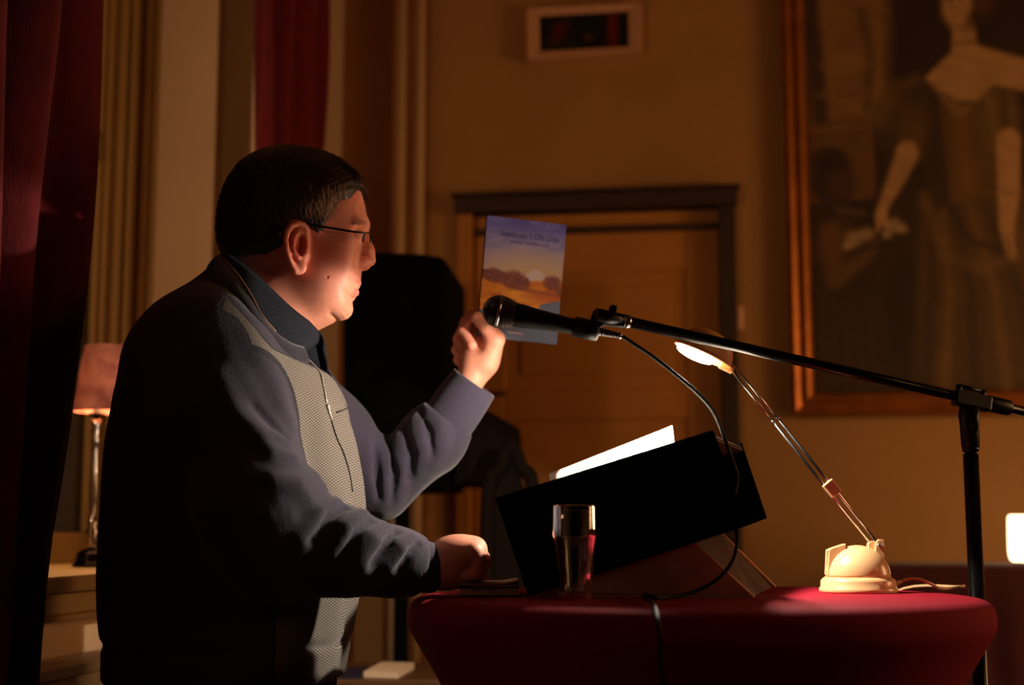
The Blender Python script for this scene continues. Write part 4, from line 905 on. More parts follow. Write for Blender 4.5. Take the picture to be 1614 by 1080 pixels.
def cap(x, y, z, a, b, ra, rb=None):
    rb = ra if rb is None else rb; a = [float(t) for t in a]; b = [float(t) for t in b]
    ba = [b[i] - a[i] for i in range(3)]; L2 = sum(t * t for t in ba) + 1e-12
    t = np.clip(((x - a[0]) * ba[0] + (y - a[1]) * ba[1] + (z - a[2]) * ba[2]) / L2, 0, 1)
    return np.sqrt((x - a[0] - t * ba[0]) ** 2 + (y - a[1] - t * ba[1]) ** 2 + (z - a[2] - t * ba[2]) ** 2) - (ra + (rb - ra) * t)
def chain(x, y, z, pts, rs, k=None):
    d = None
    for i in range(len(pts) - 1):
        c_ = cap(x, y, z, pts[i], pts[i + 1], rs[i], rs[i + 1]); d = c_ if d is None else (np.minimum(d, c_) if k is None else smin(d, c_, k))
    return d
def poly2(x, z, p):
    """signed distance to polygon in x,z (negative inside)"""
    p = np.asarray(p, float); x, z = np.broadcast_arrays(x, z); d = np.full(x.shape, 1e9); ins = np.zeros(x.shape, bool)
    for i in range(len(p)):
        a, b = p[i], p[(i + 1) % len(p)]; ab = b - a
        t = np.clip(((x - a[0]) * ab[0] + (z - a[1]) * ab[1]) / (ab @ ab + 1e-12), 0, 1); d = np.minimum(d, np.hypot(x - a[0] - t * ab[0], z - a[1] - t * ab[1]))
        ins ^= ((a[1] > z) != (b[1] > z)) & (x < (b[0] - a[0]) * (z - a[1]) / (b[1] - a[1] + 1e-12) + a[0])
    return np.where(ins, -d, d).astype(f32)
def noise3(x, y, z, s, seed=0, n=4):
    r = np.random.RandomState(seed); o = 0
    for k in range(n):
        d = r.normal(size=3); d /= np.linalg.norm(d); e = r.normal(size=3); e /= np.linalg.norm(e); f = 6.28 / s * (1.0 + 0.45 * k)
        o = o + np.sin((x * d[0] + y * d[1] + z * d[2]) * f + r.uniform(0, 6.28) + 1.3 * np.sin((x * e[0] + y * e[1] + z * e[2]) * f * 0.6 + r.uniform(0, 6.28))) / (1 + 0.5 * k)
    return o / n
HY = 2.13
def H(px, py, l=0.0): return P(px, py, HY - l)
def pz2(pts, Y=HY): return [(P(a, b, Y)[0], P(a, b, Y)[2]) for a, b in pts]
PROF = pz2([(352, 402), (356, 350), (366, 308), (386, 272), (415, 250), (455, 242), (500, 246), (538, 259), (562, 280), (570.5, 300), (575, 322), (577.5, 340), (578.5, 352), (575, 362), (571, 370),
            (571, 382), (569, 398), (567, 412), (565.5, 426), (565, 434), (566.5, 441), (564.5, 446), (560, 452), (560, 459), (557.5, 465), (552, 470), (553.5, 477), (555.5, 486), (553, 495), (545, 502), (536, 503.5), (528, 503), (522, 507), (506, 517.5), (490, 525), (470, 545), (450, 620), (320, 620), (330, 440), (346, 412)])
def headF(X, Y, Z):
    y = HY - np.abs(HY - Y)          # both halves alike: work on the near half
    E = lambda px, py, l, r: ell(X, y, Z, H(px, py, l), r)
    C = lambda a, b, ra, rb=None: cap(X, y, Z, H(*a), H(*b), ra, rb)
    d = E(452, 335, 0, (0.112, 0.079, 0.100))
    d = smin(d, E(512, 385, 0, (0.083, 0.068, 0.110)), 0.03)
    d = smin(d, E(505, 440, 0.030, (0.048, 0.042, 0.050)), 0.03)      # cheek and jowl
    d = smin(d, E(540, 405, 0.036, (0.020, 0.022, 0.022)), 0.03)
    d = smin(d, E(538, 480, 0, (0.024, 0.030, 0.026)), 0.02)
    d = smin(d, E(500, 478, 0.0, (0.050, 0.052, 0.036)), 0.03)
    d = smin(d, C((448, 430, 0), (405, 560, 0), 0.068, 0.074), 0.03)   # neck
    d = smin(d, C((400, 520, 0), (392, 600, 0.10), 0.070, 0.055), 0.04)
    d = smax(d, poly2(X[:, :, :], Z, PROF) if X.ndim == 3 and X.shape[1] == 1 else poly2(X, Z, PROF), 0.014)
    # brow, temple, eye socket, lids
    d = smin(d, C((571, 349, 0.012), (562, 350, 0.044), 0.0075, 0.006), 0.012)
    d = smax(d, -E(572, 371, 0.033, (0.017, 0.019, 0.0095)), 0.012)
    d = smax(d, -E(530, 340, 0.078, (0.022, 0.008, 0.022)), 0.02)
    d = smin(d, E(560, 372, 0.032, (0.0125, 0.0135, 0.0125)), 0.003)
    d = smax(d, -C((573, 377, 0.022), (572, 377, 0.042), 0.0013), 0.0015)
    d = smin(d, C((562, 388, 0.022), (556, 388, 0.044), 0.0045, 0.004), 0.008)   # eye bag
    d = smax(d, -C((561, 393.5, 0.024), (552, 393, 0.046), 0.0012), 0.004)
    # nose
    d = smin(d, C((573, 364, 0), (580, 396, 0), 0.0065, 0.0095), 0.009)
    d = smin(d, C((580, 396, 0), (582.3, 410, 0), 0.0095, 0.0098), 0.006)
    d = smin(d, E(570, 412.5, 0.0125, (0.0115, 0.0072, 0.0095)), 0.005)
    d = smin(d, C((578, 421, 0), (566, 423, 0), 0.0035, 0.005), 0.004)
    d = smax(d, -E(576, 421.5, 0.0075, (0.0058, 0.0030, 0.0042)), 0.0015)
    d = smax(d, -C((561, 406, 0.0195), (557, 421, 0.0185), 0.0011), 0.004)
    # cheek crease, mouth
    d = smax(d, -C((557, 420, 0.022), (547, 452, 0.036), 0.0008), 0.009)
    d = smin(d, C((560.5, 445.5, 0), (549, 451.5, 0.025), 0.0064, 0.0026), 0.004)
    d = smin(d, C((559, 461, 0), (549, 456, 0.024), 0.0068, 0.0026), 0.004)
    d = smax(d, -C((568, 453.5, 0), (548, 454, 0.025), 0.0014, 0.0006), 0.002)
    d = smax(d, -C((531, 503, 0.0), (520, 497, 0.04), 0.0010), 0.006)           # double chin crease
    d = smax(d, -E(516, 436.5, 0.073, (0.0012, 0.003, 0.0018)), 0.002)       # pock mark
    d = smax(d, -C((551, 352, 0.052), (549, 364, 0.052), 0.0010), 0.004)
    # ear
    e = ell(X, y, Z, H(468, 388, 0.081), (0.0165, 0.0065, 0.036))
    e = smin(e, C((474, 380, 0.070), (474, 400, 0.070), 0.012), 0.01)
    hx_ = [(483, 375, .079), (484, 362, .081), (479, 355, .085), (470, 352.5, .089), (460, 356, .093), (453, 365, .096), (450, 378, .098), (452, 393, .097), (456, 406, .094), (461, 418, .090), (466, 427, .087)]
    e = smax(e, -ell(X, y, Z, H(468, 384, 0.094), (0.0125, 0.0095, 0.026)), 0.003)
    e = smin(e, chain(X, y, Z, [H(*q) for q in hx_], [.0034, .0038, .0042, .0044, .0044, .0044, .0042, .0042, .004, .004, .004]), 0.004)
    e = smin(e, chain(X, y, Z, [H(*q) for q in ((472, 364, .083), (464, 375, .089), (462, 388, .091), (464, 399, .090), (470, 405, .088))], [.0028, .004, .0042, .0042, .004]), 0.004)
    e = smin(e, ell(X, y, Z, H(472, 421, 0.084), (0.0105, 0.0052, 0.0115)), 0.005)
    e = smax(e, -ell(X, y, Z, H(474.5, 386, 0.089), (0.0078, 0.015, 0.0155)), 0.003)
    e = smin(e, C((482, 391, .079), (481, 399, .080), 0.0042), 0.004)
    d = smin(d, e, 0.006)
    return d

# arms and hands -------------------------------------------------------
RSh, REl, RWr = P(305, 580, 1.955), P(415, 858, 1.875), P(690, 897, 1.955)
LSh, LEl, LWr = P(415, 590, 2.33), P(598, 768, 2.42), P(742, 612, 2.385)
def handR(X, Y, Z):
    w = P(690, 897, 1.955); d = chain(X, Y, Z, [P(655, 898, 1.95), w, P(706, 890, 1.957)], [0.029, 0.0265, 0.026])
    Yi = (1.928, 1.949, 1.971, 1.992); mc = [(747, 868.5), (752, 864), (751, 862), (745, 863)]
    for q, (yi, m_) in enumerate(zip(Yi, mc)):
        d = smin(d, cap(X, Y, Z, P(704, 884, 1.945 + 0.008 * q), P(m_[0], m_[1] + 2, yi), 0.018, 0.0125), 0.014)
    d = smin(d, ell(X, Y, Z, P(722, 868, 1.962), (0.030, 0.034, 0.020)), 0.02)
    d = smin(d, ell(X, Y, Z, P(716, 902, 1.955), (0.028, 0.030, 0.022)), 0.02)
    for q, (yi, m_) in enumerate(zip(Yi, mc)):
        r = (0.0083, 0.0092, 0.0096, 0.0092)[q]; l = (0, 4, 5, 2)[q]
        fg = chain(X, Y, Z, [P(m_[0], m_[1] + 2, yi), P(757 + l, 884, yi - 0.001), P(751 + l, 903, yi), P(736 + l, 908.5, yi)], [r * 1.18, r * 1.08, r, r * 0.9], 0.004)
        fg = smin(fg, ell(X, Y, Z, P(m_[0] + 1, m_[1], yi), (0.010, 0.0095, 0.009)), 0.005)
        d = smin(d, fg, 0.0035)
    th = chain(X, Y, Z, [P(705, 900, 1.985), P(728, 908, 2.012), P(748, 907, 2.012), P(760, 905, 2.0)], [0.015, 0.0125, 0.0105, 0.009], 0.005)
    return smin(d, th, 0.008)
def handL(X, Y, Z):
    d = chain(X, Y, Z, [P(728, 650, 2.39), P(739, 606, 2.385), P(752, 574, 2.387)], [0.0265, 0.0235, 0.026])
    d = smin(d, ell(X, Y, Z, P(757, 562, 2.393), (0.034, 0.022, 0.036)), 0.02)
    d = smin(d, ell(X, Y, Z, P(768, 536, 2.405), (0.028, 0.022, 0.030)), 0.02)
    # thumb, in front of the book's lower corner
    d = smin(d, chain(X, Y, Z, [P(766, 572, 2.375), P(780, 536, 2.362), P(767, 516, 2.352), P(751, 500, 2.352)], [0.018, 0.0145, 0.0118, 0.0098], 0.006), 0.010)
    d = smin(d, ell(X, Y, Z, P(779, 533, 2.361), (0.0148, 0.012, 0.0148)), 0.01)
    fs = [([(772, 524, 2.405), (742, 500, 2.398), (730, 522, 2.385), (743, 543, 2.37)], 0.0092), ([(770, 540, 2.42), (735, 508, 2.418), (722.5, 535, 2.408), (738, 560, 2.392)], 0.0092),
          ([(766, 556, 2.43), (730, 526, 2.437), (720, 552, 2.425), (734, 572, 2.405)], 0.0088), ([(760, 568, 2.435), (728, 545, 2.45), (722, 568, 2.437), (735, 582, 2.418)], 0.0078)]
    for pts, r in fs: d = smin(d, chain(X, Y, Z, [P(*p) for p in pts], [r * 1.2, r * 1.1, r, r * 0.92], 0.004), 0.0035)
    return d
def bodyCore(X, Y, Z):
    d = cap(X, Y, Z, P(370, 600, 2.12), P(360, 1010, 2.12), 0.13, 0.14)
    d = smin(d, cap(X, Y, Z, RSh, LSh, 0.055), 0.05); d = smin(d, cap(X, Y, Z, P(400, 480, 2.08), P(380, 600, 2.1), 0.06, 0.1), 0.05)
    d = smin(d, chain(X, Y, Z, [RSh, REl, RWr], [0.055, 0.038, 0.020]), 0.03); d = smin(d, chain(X, Y, Z, [LSh, LEl, LWr], [0.055, 0.038, 0.018]), 0.03)
    for s in (-1, 1):
        hp = np.array([P(350, 1010, 2.12)[0], 2.12 + s * 0.1, 0.93]); d = smin(d, chain(X, Y, Z, [hp, [hp[0] + 0.02, hp[1], 0.5], [hp[0], hp[1], 0.1]], [0.085, 0.055, 0.042]), 0.03)
    return d
def bb(pts, pad): p = np.array(pts); return p.min(0) - pad, p.max(0) + pad
parts = []
# head and neck
lo = np.array([P(335, 500, HY)[0], HY - 0.115, P(400, 552, HY)[2]]); hi = np.array([P(600, 500, HY)[0], HY + 0.115, P(400, 232, HY)[2]])
parts.append(('head',) + surface_nets(lambda x, y, z: np.minimum(headF(x, y, z), 9), lo, hi, 0.0013))
lo, hi = bb([P(672, 897, 1.95), P(770, 840, 1.95), P(740, 925, 2.0), P(740, 900, 1.93)], 0.035); lo[0] = P(668, 900, 1.95)[0]
parts.append(('hand',) + surface_nets(lambda x, y, z: smin(handR(x, y, z), chain(x, y, z, [REl, RWr], [0.038, 0.0265]), 0.004), lo, hi, 0.0014))
lo, hi = bb([P(735, 625, 2.38), P(795, 484, 2.38), P(715, 560, 2.45), P(735, 560, 2.34)], 0.014); lo[2] = P(735, 632, 2.38)[2]
parts.append(('hand',) + surface_nets(lambda x, y, z: handL(x, y, z), lo, hi, 0.0014))
lo = np.array([P(150, 700, 2.1)[0], 1.78, 0.05]); hi = np.array([0.02, 2.5, P(400, 535, HY)[2]])
def coreF(x, y, z):      # the trunk under the clothes; it stops where the finer hands begin
    d = bodyCore(x, y, z)
    d = np.where(y < 2.2, np.maximum(d, x - P(684, 900, 1.955)[0]), d)
    return np.where((z > P(400, 650, 2.1)[2]) & (np.abs(y - 2.1) < 0.15), np.maximum(d, x - P(466, 600, 2.1)[0]), d)
parts.append(('core',) + surface_nets(coreF, lo, hi, 0.011))
V = []; Q = []; C_ = []; nv = 0
skin = np.array([226, 150, 124.0])
for nm, v, q in parts:
    c = np.tile(skin, (len(v), 1)) * (1 + 0.05 * noise3(v[:, 0], v[:, 1], v[:, 2], 0.03, 5)[:, None])
    def tint(p, r, col, k):
        global c
        w = (k * np.exp(-((np.linalg.norm((v - p) / r, axis=1)) ** 2)))[:, None]; c = c * (1 - w) + np.array(col, float) * w
    if nm == 'head':
        vy = v.copy(); v_ = v; v = np.stack([v[:, 0], HY - np.abs(HY - v[:, 1]), v[:, 2]], 1)
        tint(H(520, 425, .06), 0.035, (205, 120, 104), 0.55); tint(H(580, 410, 0), 0.016, (208, 116, 98), 0.6); tint(H(468, 390, .09), 0.034, (214, 112, 92), 0.7)
        tint(H(562, 444, 0.005), (0.006, 0.02, 0.004), (172, 78, 74), 0.75); tint(H(561, 461, 0.005), (0.007, 0.02, 0.0055), (186, 94, 88), 0.85)
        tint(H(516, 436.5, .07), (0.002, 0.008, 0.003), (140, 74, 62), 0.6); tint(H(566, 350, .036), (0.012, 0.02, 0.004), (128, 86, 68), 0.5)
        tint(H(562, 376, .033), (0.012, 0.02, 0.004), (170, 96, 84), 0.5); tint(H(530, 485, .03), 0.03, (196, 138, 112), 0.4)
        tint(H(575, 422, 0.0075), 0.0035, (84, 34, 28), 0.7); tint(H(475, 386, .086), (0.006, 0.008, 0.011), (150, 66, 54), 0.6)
        v = v_
    elif nm == 'hand':
        for p in ((747, 868, 1.93), (753, 864, 1.95), (757, 884, 1.95)): tint(P(*p), 0.012, (212, 120, 100), 0.4)
        for p in ((742, 500, 2.39), (730, 522, 2.38), (779, 533, 2.35), (744, 543, 2.365)): tint(P(*p), 0.012, (212, 118, 98), 0.45)
    V.append(v); Q.append(q + nv); C_.append(c); nv += len(v)
M_skin = mat('skin', (206, 142, 116), 0.48, attr='paint', bump=0.0006, bscale=900, sss=0.12, var=0.05, vscale=160)
proot = empty('person', np.array([P(360, 1000, 2.12)[0], 2.12, 0.0]), 'man in glasses and navy and grey zip sweater, holding up a book', 'person')
fast_mesh('body', np.vstack(V), np.vstack(Q), M_skin, proot, attrs={'paint': np.array(lin(np.clip(np.vstack(C_), 0, 255)))})

# eyes ----------------------------------------------------------------------
for s in (1, -1):
    c = H(560, 372, 0.032); c[1] = HY - s * 0.032
    e = MB().ellipsoid(c, np.eye(3) * 0.0118).build('eye', mat('eye_white', (225, 215, 205), 0.1) if s == 1 else bpy.data.materials['eye_white'], proot)
    MB().lathe([(0.0, 0.0006), (0.0052, 0.0), (0.0055, -0.0008)], c + np.array([0.0116, 0, -0.003]), (1, 0, -0.25), 20).build('iris', mat('iris', (60, 50, 42), 0.1) if s == 1 else bpy.data.materials['iris'], e)

# hair: cap grown from the skull, then loose strands ---------------------------
HN = HY - 0.072
def near(pts): return [(P(a, b, HN)[0], P(a, b, HN)[2]) for a, b in pts]
HAIRP = near([(300, 180), (600, 180), (600, 262), (581, 297), (573, 303), (561, 299), (549, 308), (533, 314), (524, 326), (518, 342), (513, 352), (510, 366), (500, 368), (488, 362), (485, 352), (472, 346), (460, 348), (450, 357), (446, 370), (447, 384), (438, 392), (420, 400), (400, 407), (380, 408), (355, 402), (340, 398), (300, 400)])
HOUT = pz2([(346, 392), (347, 362), (352, 330), (363, 300), (380, 272), (402, 251), (434, 238), (472, 236), (506, 241), (544, 254), (563, 267), (577, 281), (580, 290), (579, 303), (566, 306), (560, 330), (500, 400), (420, 440), (352, 412)])
def hairF(X, Y, Z):
    y = HY - np.abs(HY - Y)
    d = ell(X, y, Z, H(455, 332, 0), (0.124, 0.090, 0.108)); d = smin(d, ell(X, y, Z, H(420, 370, 0), (0.082, 0.084, 0.062)), 0.03)
    d = smin(d, ell(X, y, Z, H(520, 290, 0), (0.066, 0.076, 0.048)), 0.02)
    d = smax(d, headF(X, Y, Z) - 0.0135, 0.01); d = np.minimum(d, headF(X, Y, Z) - 0.0022)
    d = smax(d, poly2(X, Z, HOUT), 0.005); m = poly2(X, Z, HAIRP)
    d = smax(d, m + 0 * Y, 0.006)
    # locks: ridges running back from the fringe and down the sides
    u = np.arctan2(Z - H(440, 330, 0)[2], X - H(500, 330, 0)[0])
    st = np.sin(u * 40 + 9 * np.sin(Z * 34 + 3)) * 0.45 + np.sin(u * 97 + (Y - HY) * 60 + 5) * 0.3 + np.sin((Y - HY) * 170 + u * 7) * 0.35
    return d + 0.0010 * st
lo = np.array([P(338, 500, HY)[0], HY - 0.105, P(400, 415, HY)[2]]); hi = np.array([P(590, 500, HY)[0], HY + 0.105, P(400, 228, HY)[2]])
hv, hq = surface_nets(hairF, lo, hi, 0.0018)
M_hair = mat('dark_brown_hair', (44, 28, 20), 0.42, var=0.35, vscale=90, bump=0.0012, bscale=240, stretch=(1, 3, 1))
ho = fast_mesh('hair', hv, hq, M_hair, proot)
def strands(n, gen, r, m, name):
    mb = MB()
    for _ in range(n):
        p = gen()
        if p is not None: mb.tube(catmull(p, 3), np.linspace(r, r * 0.4, 3 * (len(p) - 1) + 1), 4, True, False)
    o = mb.build(name, m, ho); o['kind'] = 'stuff'; return o
def head_hit(px, py, side=1, F=headF):
    y = np.linspace(HY - 0.13, HY, 260); pts = np.array([P(px, py, t) for t in y]); d = np.array(F(pts[:, 0], pts[:, 1], pts[:, 2])).ravel()
    i = np.argmax(d < 0)
    if not (d < 0).any(): return None
    p = pts[i].copy(); return p
def sd_pts(F, p): p = np.atleast_2d(p); return F(p[:, 0], p[:, 1], p[:, 2])
_hh = {}
def hh_(px, py):
    k = (round(px / 2), round(py / 2))
    if k not in _hh: _hh[k] = head_hit(k[0] * 2, k[1] * 2, F=lambda a, b, c: np.minimum(headF(a, b, c) - 0.0015, hairF(a, b, c)))
    return _hh[k]
def gen_side():
    # grey hairs over the temple and sideburn
    px, py = rng.uniform(458, 545), rng.uniform(288, 346); L_ = rng.uniform(12, 30); out = []
    if py < 346 - (px - 458) * 0.85 + rng.normal(0, 9): return None
    for t in np.linspace(0, 1, 4):
        q = hh_(px - 0.10 * L_ * t + 6 * t * t, py + L_ * t)
        if q is None: return None
        out.append(q + np.array([0, -0.0006 - 0.0022 * math.sin(t * 2.2) * 1, 0]) + rng.normal(0, 0.0004, 3))
    if out[-1][2] < H(0, 366)[2] : return None
    lim = np.interp(px, [462, 486, 510, 540], [346, 362, 366, 322])
    if py + L_ > lim + 4: return None
    return out
def gen_top():
    px, py = rng.uniform(365, 545), rng.uniform(250, 350); out = []
    a = math.atan2(py - 330, px - 470) ; L_ = rng.uniform(25, 50)
    dx, dy = (0.75, 0.45) if py < 300 and px > 430 else (0.15, 1.0)
    if px < 430: dx, dy = (-0.15, 1.0)
    for t in np.linspace(0, 1, 5):
        q = hh_(px + dx * L_ * t, py + dy * L_ * t * (1 + 0.3 * t))
        if q is None: return None
        out.append(q + np.array([0, -0.0006, 0.0]) + rng.normal(0, 0.0003, 3))
    m = poly2(np.array([o_[0] for o_ in out]), np.array([o_[2] for o_ in out]), HAIRP)
    return out if m.max() < 0.001 else None
def gen_fringe():
    l = rng.uniform(-0.045, 0.05); t0 = rng.uniform(0, 1); px = 532 + 22 * t0; py = 259 + 16 * t0
    e = (581 - 380 * abs(l - 0.0) * 0.35 - rng.uniform(0, 14), 296 + rng.uniform(-6, 9) + abs(l) * 120)
    mid = ((px + e[0]) / 2 + 6, (py + e[1]) / 2 - 4)
    cx = [(px, py), mid, e]; out = []
    for (a, b) in cx: q = P(a, b, HY); q[1] = HY - l * 1.0; out.append(q)
    return out
strands(800, gen_side, 0.00034, mat('greying_hair', (168, 140, 116), 0.4), 'grey_strands')
strands(420, gen_top, 0.00040, mat('hair_strand', (58, 38, 28), 0.35), 'loose_strands')
strands(220, gen_fringe, 0.00045, bpy.data.materials['dark_brown_hair'], 'fringe_strands')
def gen_brow():
    px, py = rng.uniform(553, 576), 352 + rng.uniform(-3, 3); q = head_hit(px, py)
    if q is None: return None
    return [q, q + [0.002, -0.0022, 0.001], q + [0.0045, -0.0028, 0.0003 + rng.normal(0, 0.0008)]]
strands(70, gen_brow, 0.00018, bpy.data.materials['greying_hair'], 'eyebrow_hairs')

# eyeglasses -------------------------------------------------------------------
M_wire = mat('dark_metal_frame', (30, 24, 22), 0.3, 0.8); M_lens = bpy.data.materials.new('lens_glass'); M_lens.use_nodes = True
_n = M_lens.node_tree; _t = _n.nodes.new('ShaderNodeBsdfTransparent'); _g = _n.nodes.new('ShaderNodeBsdfGlossy'); _g.inputs['Roughness'].default_value = 0.03; _f = _n.nodes.new('ShaderNodeFresnel'); _f.inputs[0].default_value = 1.5; _m = _n.nodes.new('ShaderNodeMixShader')
_m.inputs[0].default_value = 0.05; _n.links.new(_t.outputs[0], _m.inputs[1]); _n.links.new(_g.outputs[0], _m.inputs[2]); _n.links.new(_m.outputs[0], _n.nodes['Material Output'].inputs[0])
def GP(px, py, l, s):
    p = H(px, py, abs(l)); p[1] = HY - s * abs(l); return p
rims = {}; fr_ = MB()
for s in (1, -1):
    rim_ = []
    for t in np.linspace(0, 2 * math.pi, 41):
        ww, h2 = math.cos(t), math.sin(t); a = np.sign(ww) * abs(ww) ** 0.75; b = np.sign(h2) * abs(h2) ** 0.75
        l = 0.036 + 0.0245 * a; rim_.append(GP(577.5 - 210 * (l - 0.036) - 2.7 * b + 2.5 * b * 2, 383 - 16.5 * b, l, s))
    rims[s] = np.array(rim_); fr_.tube(rims[s][:21], 0.0011, 8)
fr_.tube(catmull([rims[1][18], H(586, 372, 0.0), rims[-1][18]], 5), 0.0010, 8)
gl = fr_.build('eyeglasses', M_wire, proot)
for s in (1, -1):
    tp = [GP(x, y, l, s) for x, y, l in ((471, 349, .084), (482, 352.5, .084), (500, 356, .083), (530, 361, .080), (558, 365.5, .074), (574, 367.5, .065))] + [rims[s][2]]
    MB().tube(catmull(tp, 5), 0.0013, 10, flat=(0.7, 1.3)).build('temple_arm', M_wire, gl)
    MB().tube(rims[s], 0.00045, 6, caps=False).build('lens_rim', M_chrome, gl)
    r_ = rims[s]
    MB().add(np.vstack([r_[:-1] + [0.0006, 0, 0], r_[:-1] - [0.0006, 0, 0]]), [list(range(40)), list(range(40, 80))[::-1]] + [(i, i + 40, (i + 1) % 40 + 40, (i + 1) % 40) for i in range(40)]).build('lens', M_lens, gl)
# ---------------------------------------------------------------- clothes
TY = 2.12
tor = np.array([(395, 345, 400, .060), (430, 334, 440, .085), (455, 305, 466, .115), (480, 276, 484, .150), (510, 250, 494, .188), (545, 228, 503, .214), (580, 212, 514, .226), (626, 195, 541, .232), (697, 182, 559, .236),
                (760, 177, 567, .242), (850, 174, 573, .250), (905, 174, 568, .252), (935, 176, 562, .252), (1000, 178, 550, .25), (1050, 180, 542, .246), (1066, 182, 541, .243), (1085, 176, 538, .232)])
tz = np.array([P(400, a, TY)[2] for a in tor[:, 0]]); tb = np.array([P(b, a, TY)[0] for a, b in tor[:, :2]]); tf = np.array([P(c, a, TY)[0] for a, c in tor[:, [0, 2]]]); thw = tor[:, 3]
o_ = np.argsort(tz); tz, tb, tf, thw = tz[o_], tb[o_], tf[o_], thw[o_]
zg = np.linspace(tz[0], tz[-1], 200)
def smooth(a):
    v = np.interp(zg, tz, a); k = np.ones(7) / 7; return np.convolve(np.pad(v, 3, mode='edge'), k, 'valid')
sb_, sf_, sh_ = smooth(tb), smooth(tf), smooth(thw)
ZHEM = P(300, 1069, TY)[2]
def torsoF(X, Y, Z):
    b = np.interp(Z, zg, sb_).astype(f32); f = np.interp(Z, zg, sf_).astype(f32); w = np.interp(Z, zg, sh_).astype(f32)
    cx, a = (b + f) / 2, (f - b) / 2
    k = (np.abs((X - cx) / a) ** 2.2 + np.abs((Y - TY) / w) ** 2.2) ** (1 / 2.2)
    d = (k - 1) * np.minimum(a, w) * 0.9
    return d
def ridge(X, Y, Z, d, pts, r=0.011, depth=0.003, k=0.016):
    return smin(d, chain(X, Y, Z, pts, [r * 0.6] + [r] * (len(pts) - 2) + [r * 0.5]), k)
def groove(X, Y, Z, d, pts, r=0.004, k=0.012):
    return smax(d, -chain(X, Y, Z, pts, [r * 0.4] + [r] * (len(pts) - 2) + [r * 0.4]), k)
def armR0(X, Y, Z):
    d = chain(X, Y, Z, [P(318, 575, 1.985), P(352, 660, 1.93), P(400, 790, 1.885), P(425, 862, 1.875)], [0.085, 0.076, 0.070, 0.058], 0.05)
    return smin(d, chain(X, Y, Z, [P(425, 858, 1.875), P(540, 870, 1.90), P(625, 888, 1.935), P(684, 896, 1.953)], [0.062, 0.054, 0.041, 0.031], 0.03), 0.06)
def armL0(X, Y, Z):
    d = chain(X, Y, Z, [P(425, 590, 2.32), P(520, 690, 2.38), P(592, 768, 2.42)], [0.082, 0.066, 0.052], 0.04)
    return smin(d, chain(X, Y, Z, [P(600, 766, 2.42), P(680, 694, 2.405), P(742, 622, 2.387)], [0.053, 0.052, 0.040], 0.03), 0.03)
def surf(F, px, py, y0, y1, n=160):
    y = np.linspace(y0, y1, n); p = np.array([P(px, py, t) for t in y]); d = np.asarray(F(p[:, 0], p[:, 1], p[:, 2]))
    if not (d < 0).any(): return None
    return p[np.argmax(d < 0)]
def sp(F, pts, y0, y1, inset):
    o = []
    for a in pts:
        q = surf(F, a[0], a[1], y0, y1)
        if q is not None: o.append(q + np.array([0, inset, 0]))
    return o
R_R = [sp(armR0, p, 1.7, 2.1, 0.006) for p in (
    [(372, 520), (404, 580), (436, 640), (450, 668)], [(340, 600), (372, 655), (410, 690), (448, 702)], [(395, 690), (425, 716), (458, 722)],
    [(430, 762), (465, 768), (492, 752)], [(440, 800), (480, 792), (505, 772)], [(470, 850), (505, 812), (530, 792)], [(520, 872), (545, 836), (572, 812)], [(560, 884), (585, 852), (606, 832)], [(606, 892), (628, 868), (646, 852)], [(380, 800), (420, 815), (450, 812)], [(500, 900), (540, 905), (570, 890)])]
G_R = [sp(armR0, p, 1.7, 2.1, -0.001) for p in ([(400, 640), (430, 672), (452, 690)], [(440, 742), (470, 750), (490, 740)], [(455, 784), (490, 780), (510, 768)], [(490, 850), (518, 815), (545, 800)], [(540, 876), (562, 838), (585, 820)], [(585, 888), (606, 856), (625, 840)], [(630, 896), (645, 870), (658, 858)])]
R_L = [sp(armL0, p, 2.1, 2.6, 0.006) for p in ([(575, 700), (578, 740), (590, 780)], [(604, 716), (606, 760), (604, 800)], [(628, 690), (634, 730), (628, 780)], [(652, 664), (664, 700), (660, 740)], [(676, 640), (694, 668), (700, 700)], [(700, 626), (722, 650), (732, 668)])]
G_L = [sp(armL0, p, 2.1, 2.6, -0.001) for p in ([(590, 705), (594, 745), (598, 785)], [(616, 700), (622, 745), (618, 790)], [(640, 676), (650, 715), (645, 755)], [(664, 650), (678, 684), (682, 720)])]
R_R = [p for p in R_R if len(p) > 2]; G_R = [p for p in G_R if len(p) > 2]; R_L = [p for p in R_L if len(p) > 2]; G_L = [p for p in G_L if len(p) > 2]
zcutR = lambda X: X
def cuffR(X, Y, Z):     # rib cuff on the resting arm
    a, b = P(662, 893, 1.948), P(690, 897.5, 1.956); d = cap(X, Y, Z, a, b, 0.0345, 0.0325)
    n = (b - a) / np.linalg.norm(b - a); t = (X - b[0]) * n[0] + (Y - b[1]) * n[1] + (Z - b[2]) * n[2]
    d = smax(d, t - 0.001, 0.006); s = (X - a[0]) * n[0] + (Y - a[1]) * n[1] + (Z - a[2]) * n[2]
    return smax(d, -s - 0.004, 0.004)
cLa, cLb = P(705, 664, 2.394), P(749, 601, 2.385)
def cuffL(X, Y, Z):
    a, b = cLa, cLb; d = cap(X, Y, Z, a, b, 0.0440, 0.0405)
    n = (b - a) / np.linalg.norm(b - a); t = (X - b[0]) * n[0] + (Y - b[1]) * n[1] + (Z - b[2]) * n[2]
    d = smax(d, t + 0.004, 0.006); s = (X - a[0]) * n[0] + (Y - a[1]) * n[1] + (Z - a[2]) * n[2]
    d = smax(d, -s - 0.004, 0.004)
    return smax(d, -smax(cap(X, Y, Z, a, b + n * 0.05, 0.0365, 0.0345), -(t + 0.028), 0.004), 0.003)       # hollow mouth of the cuff
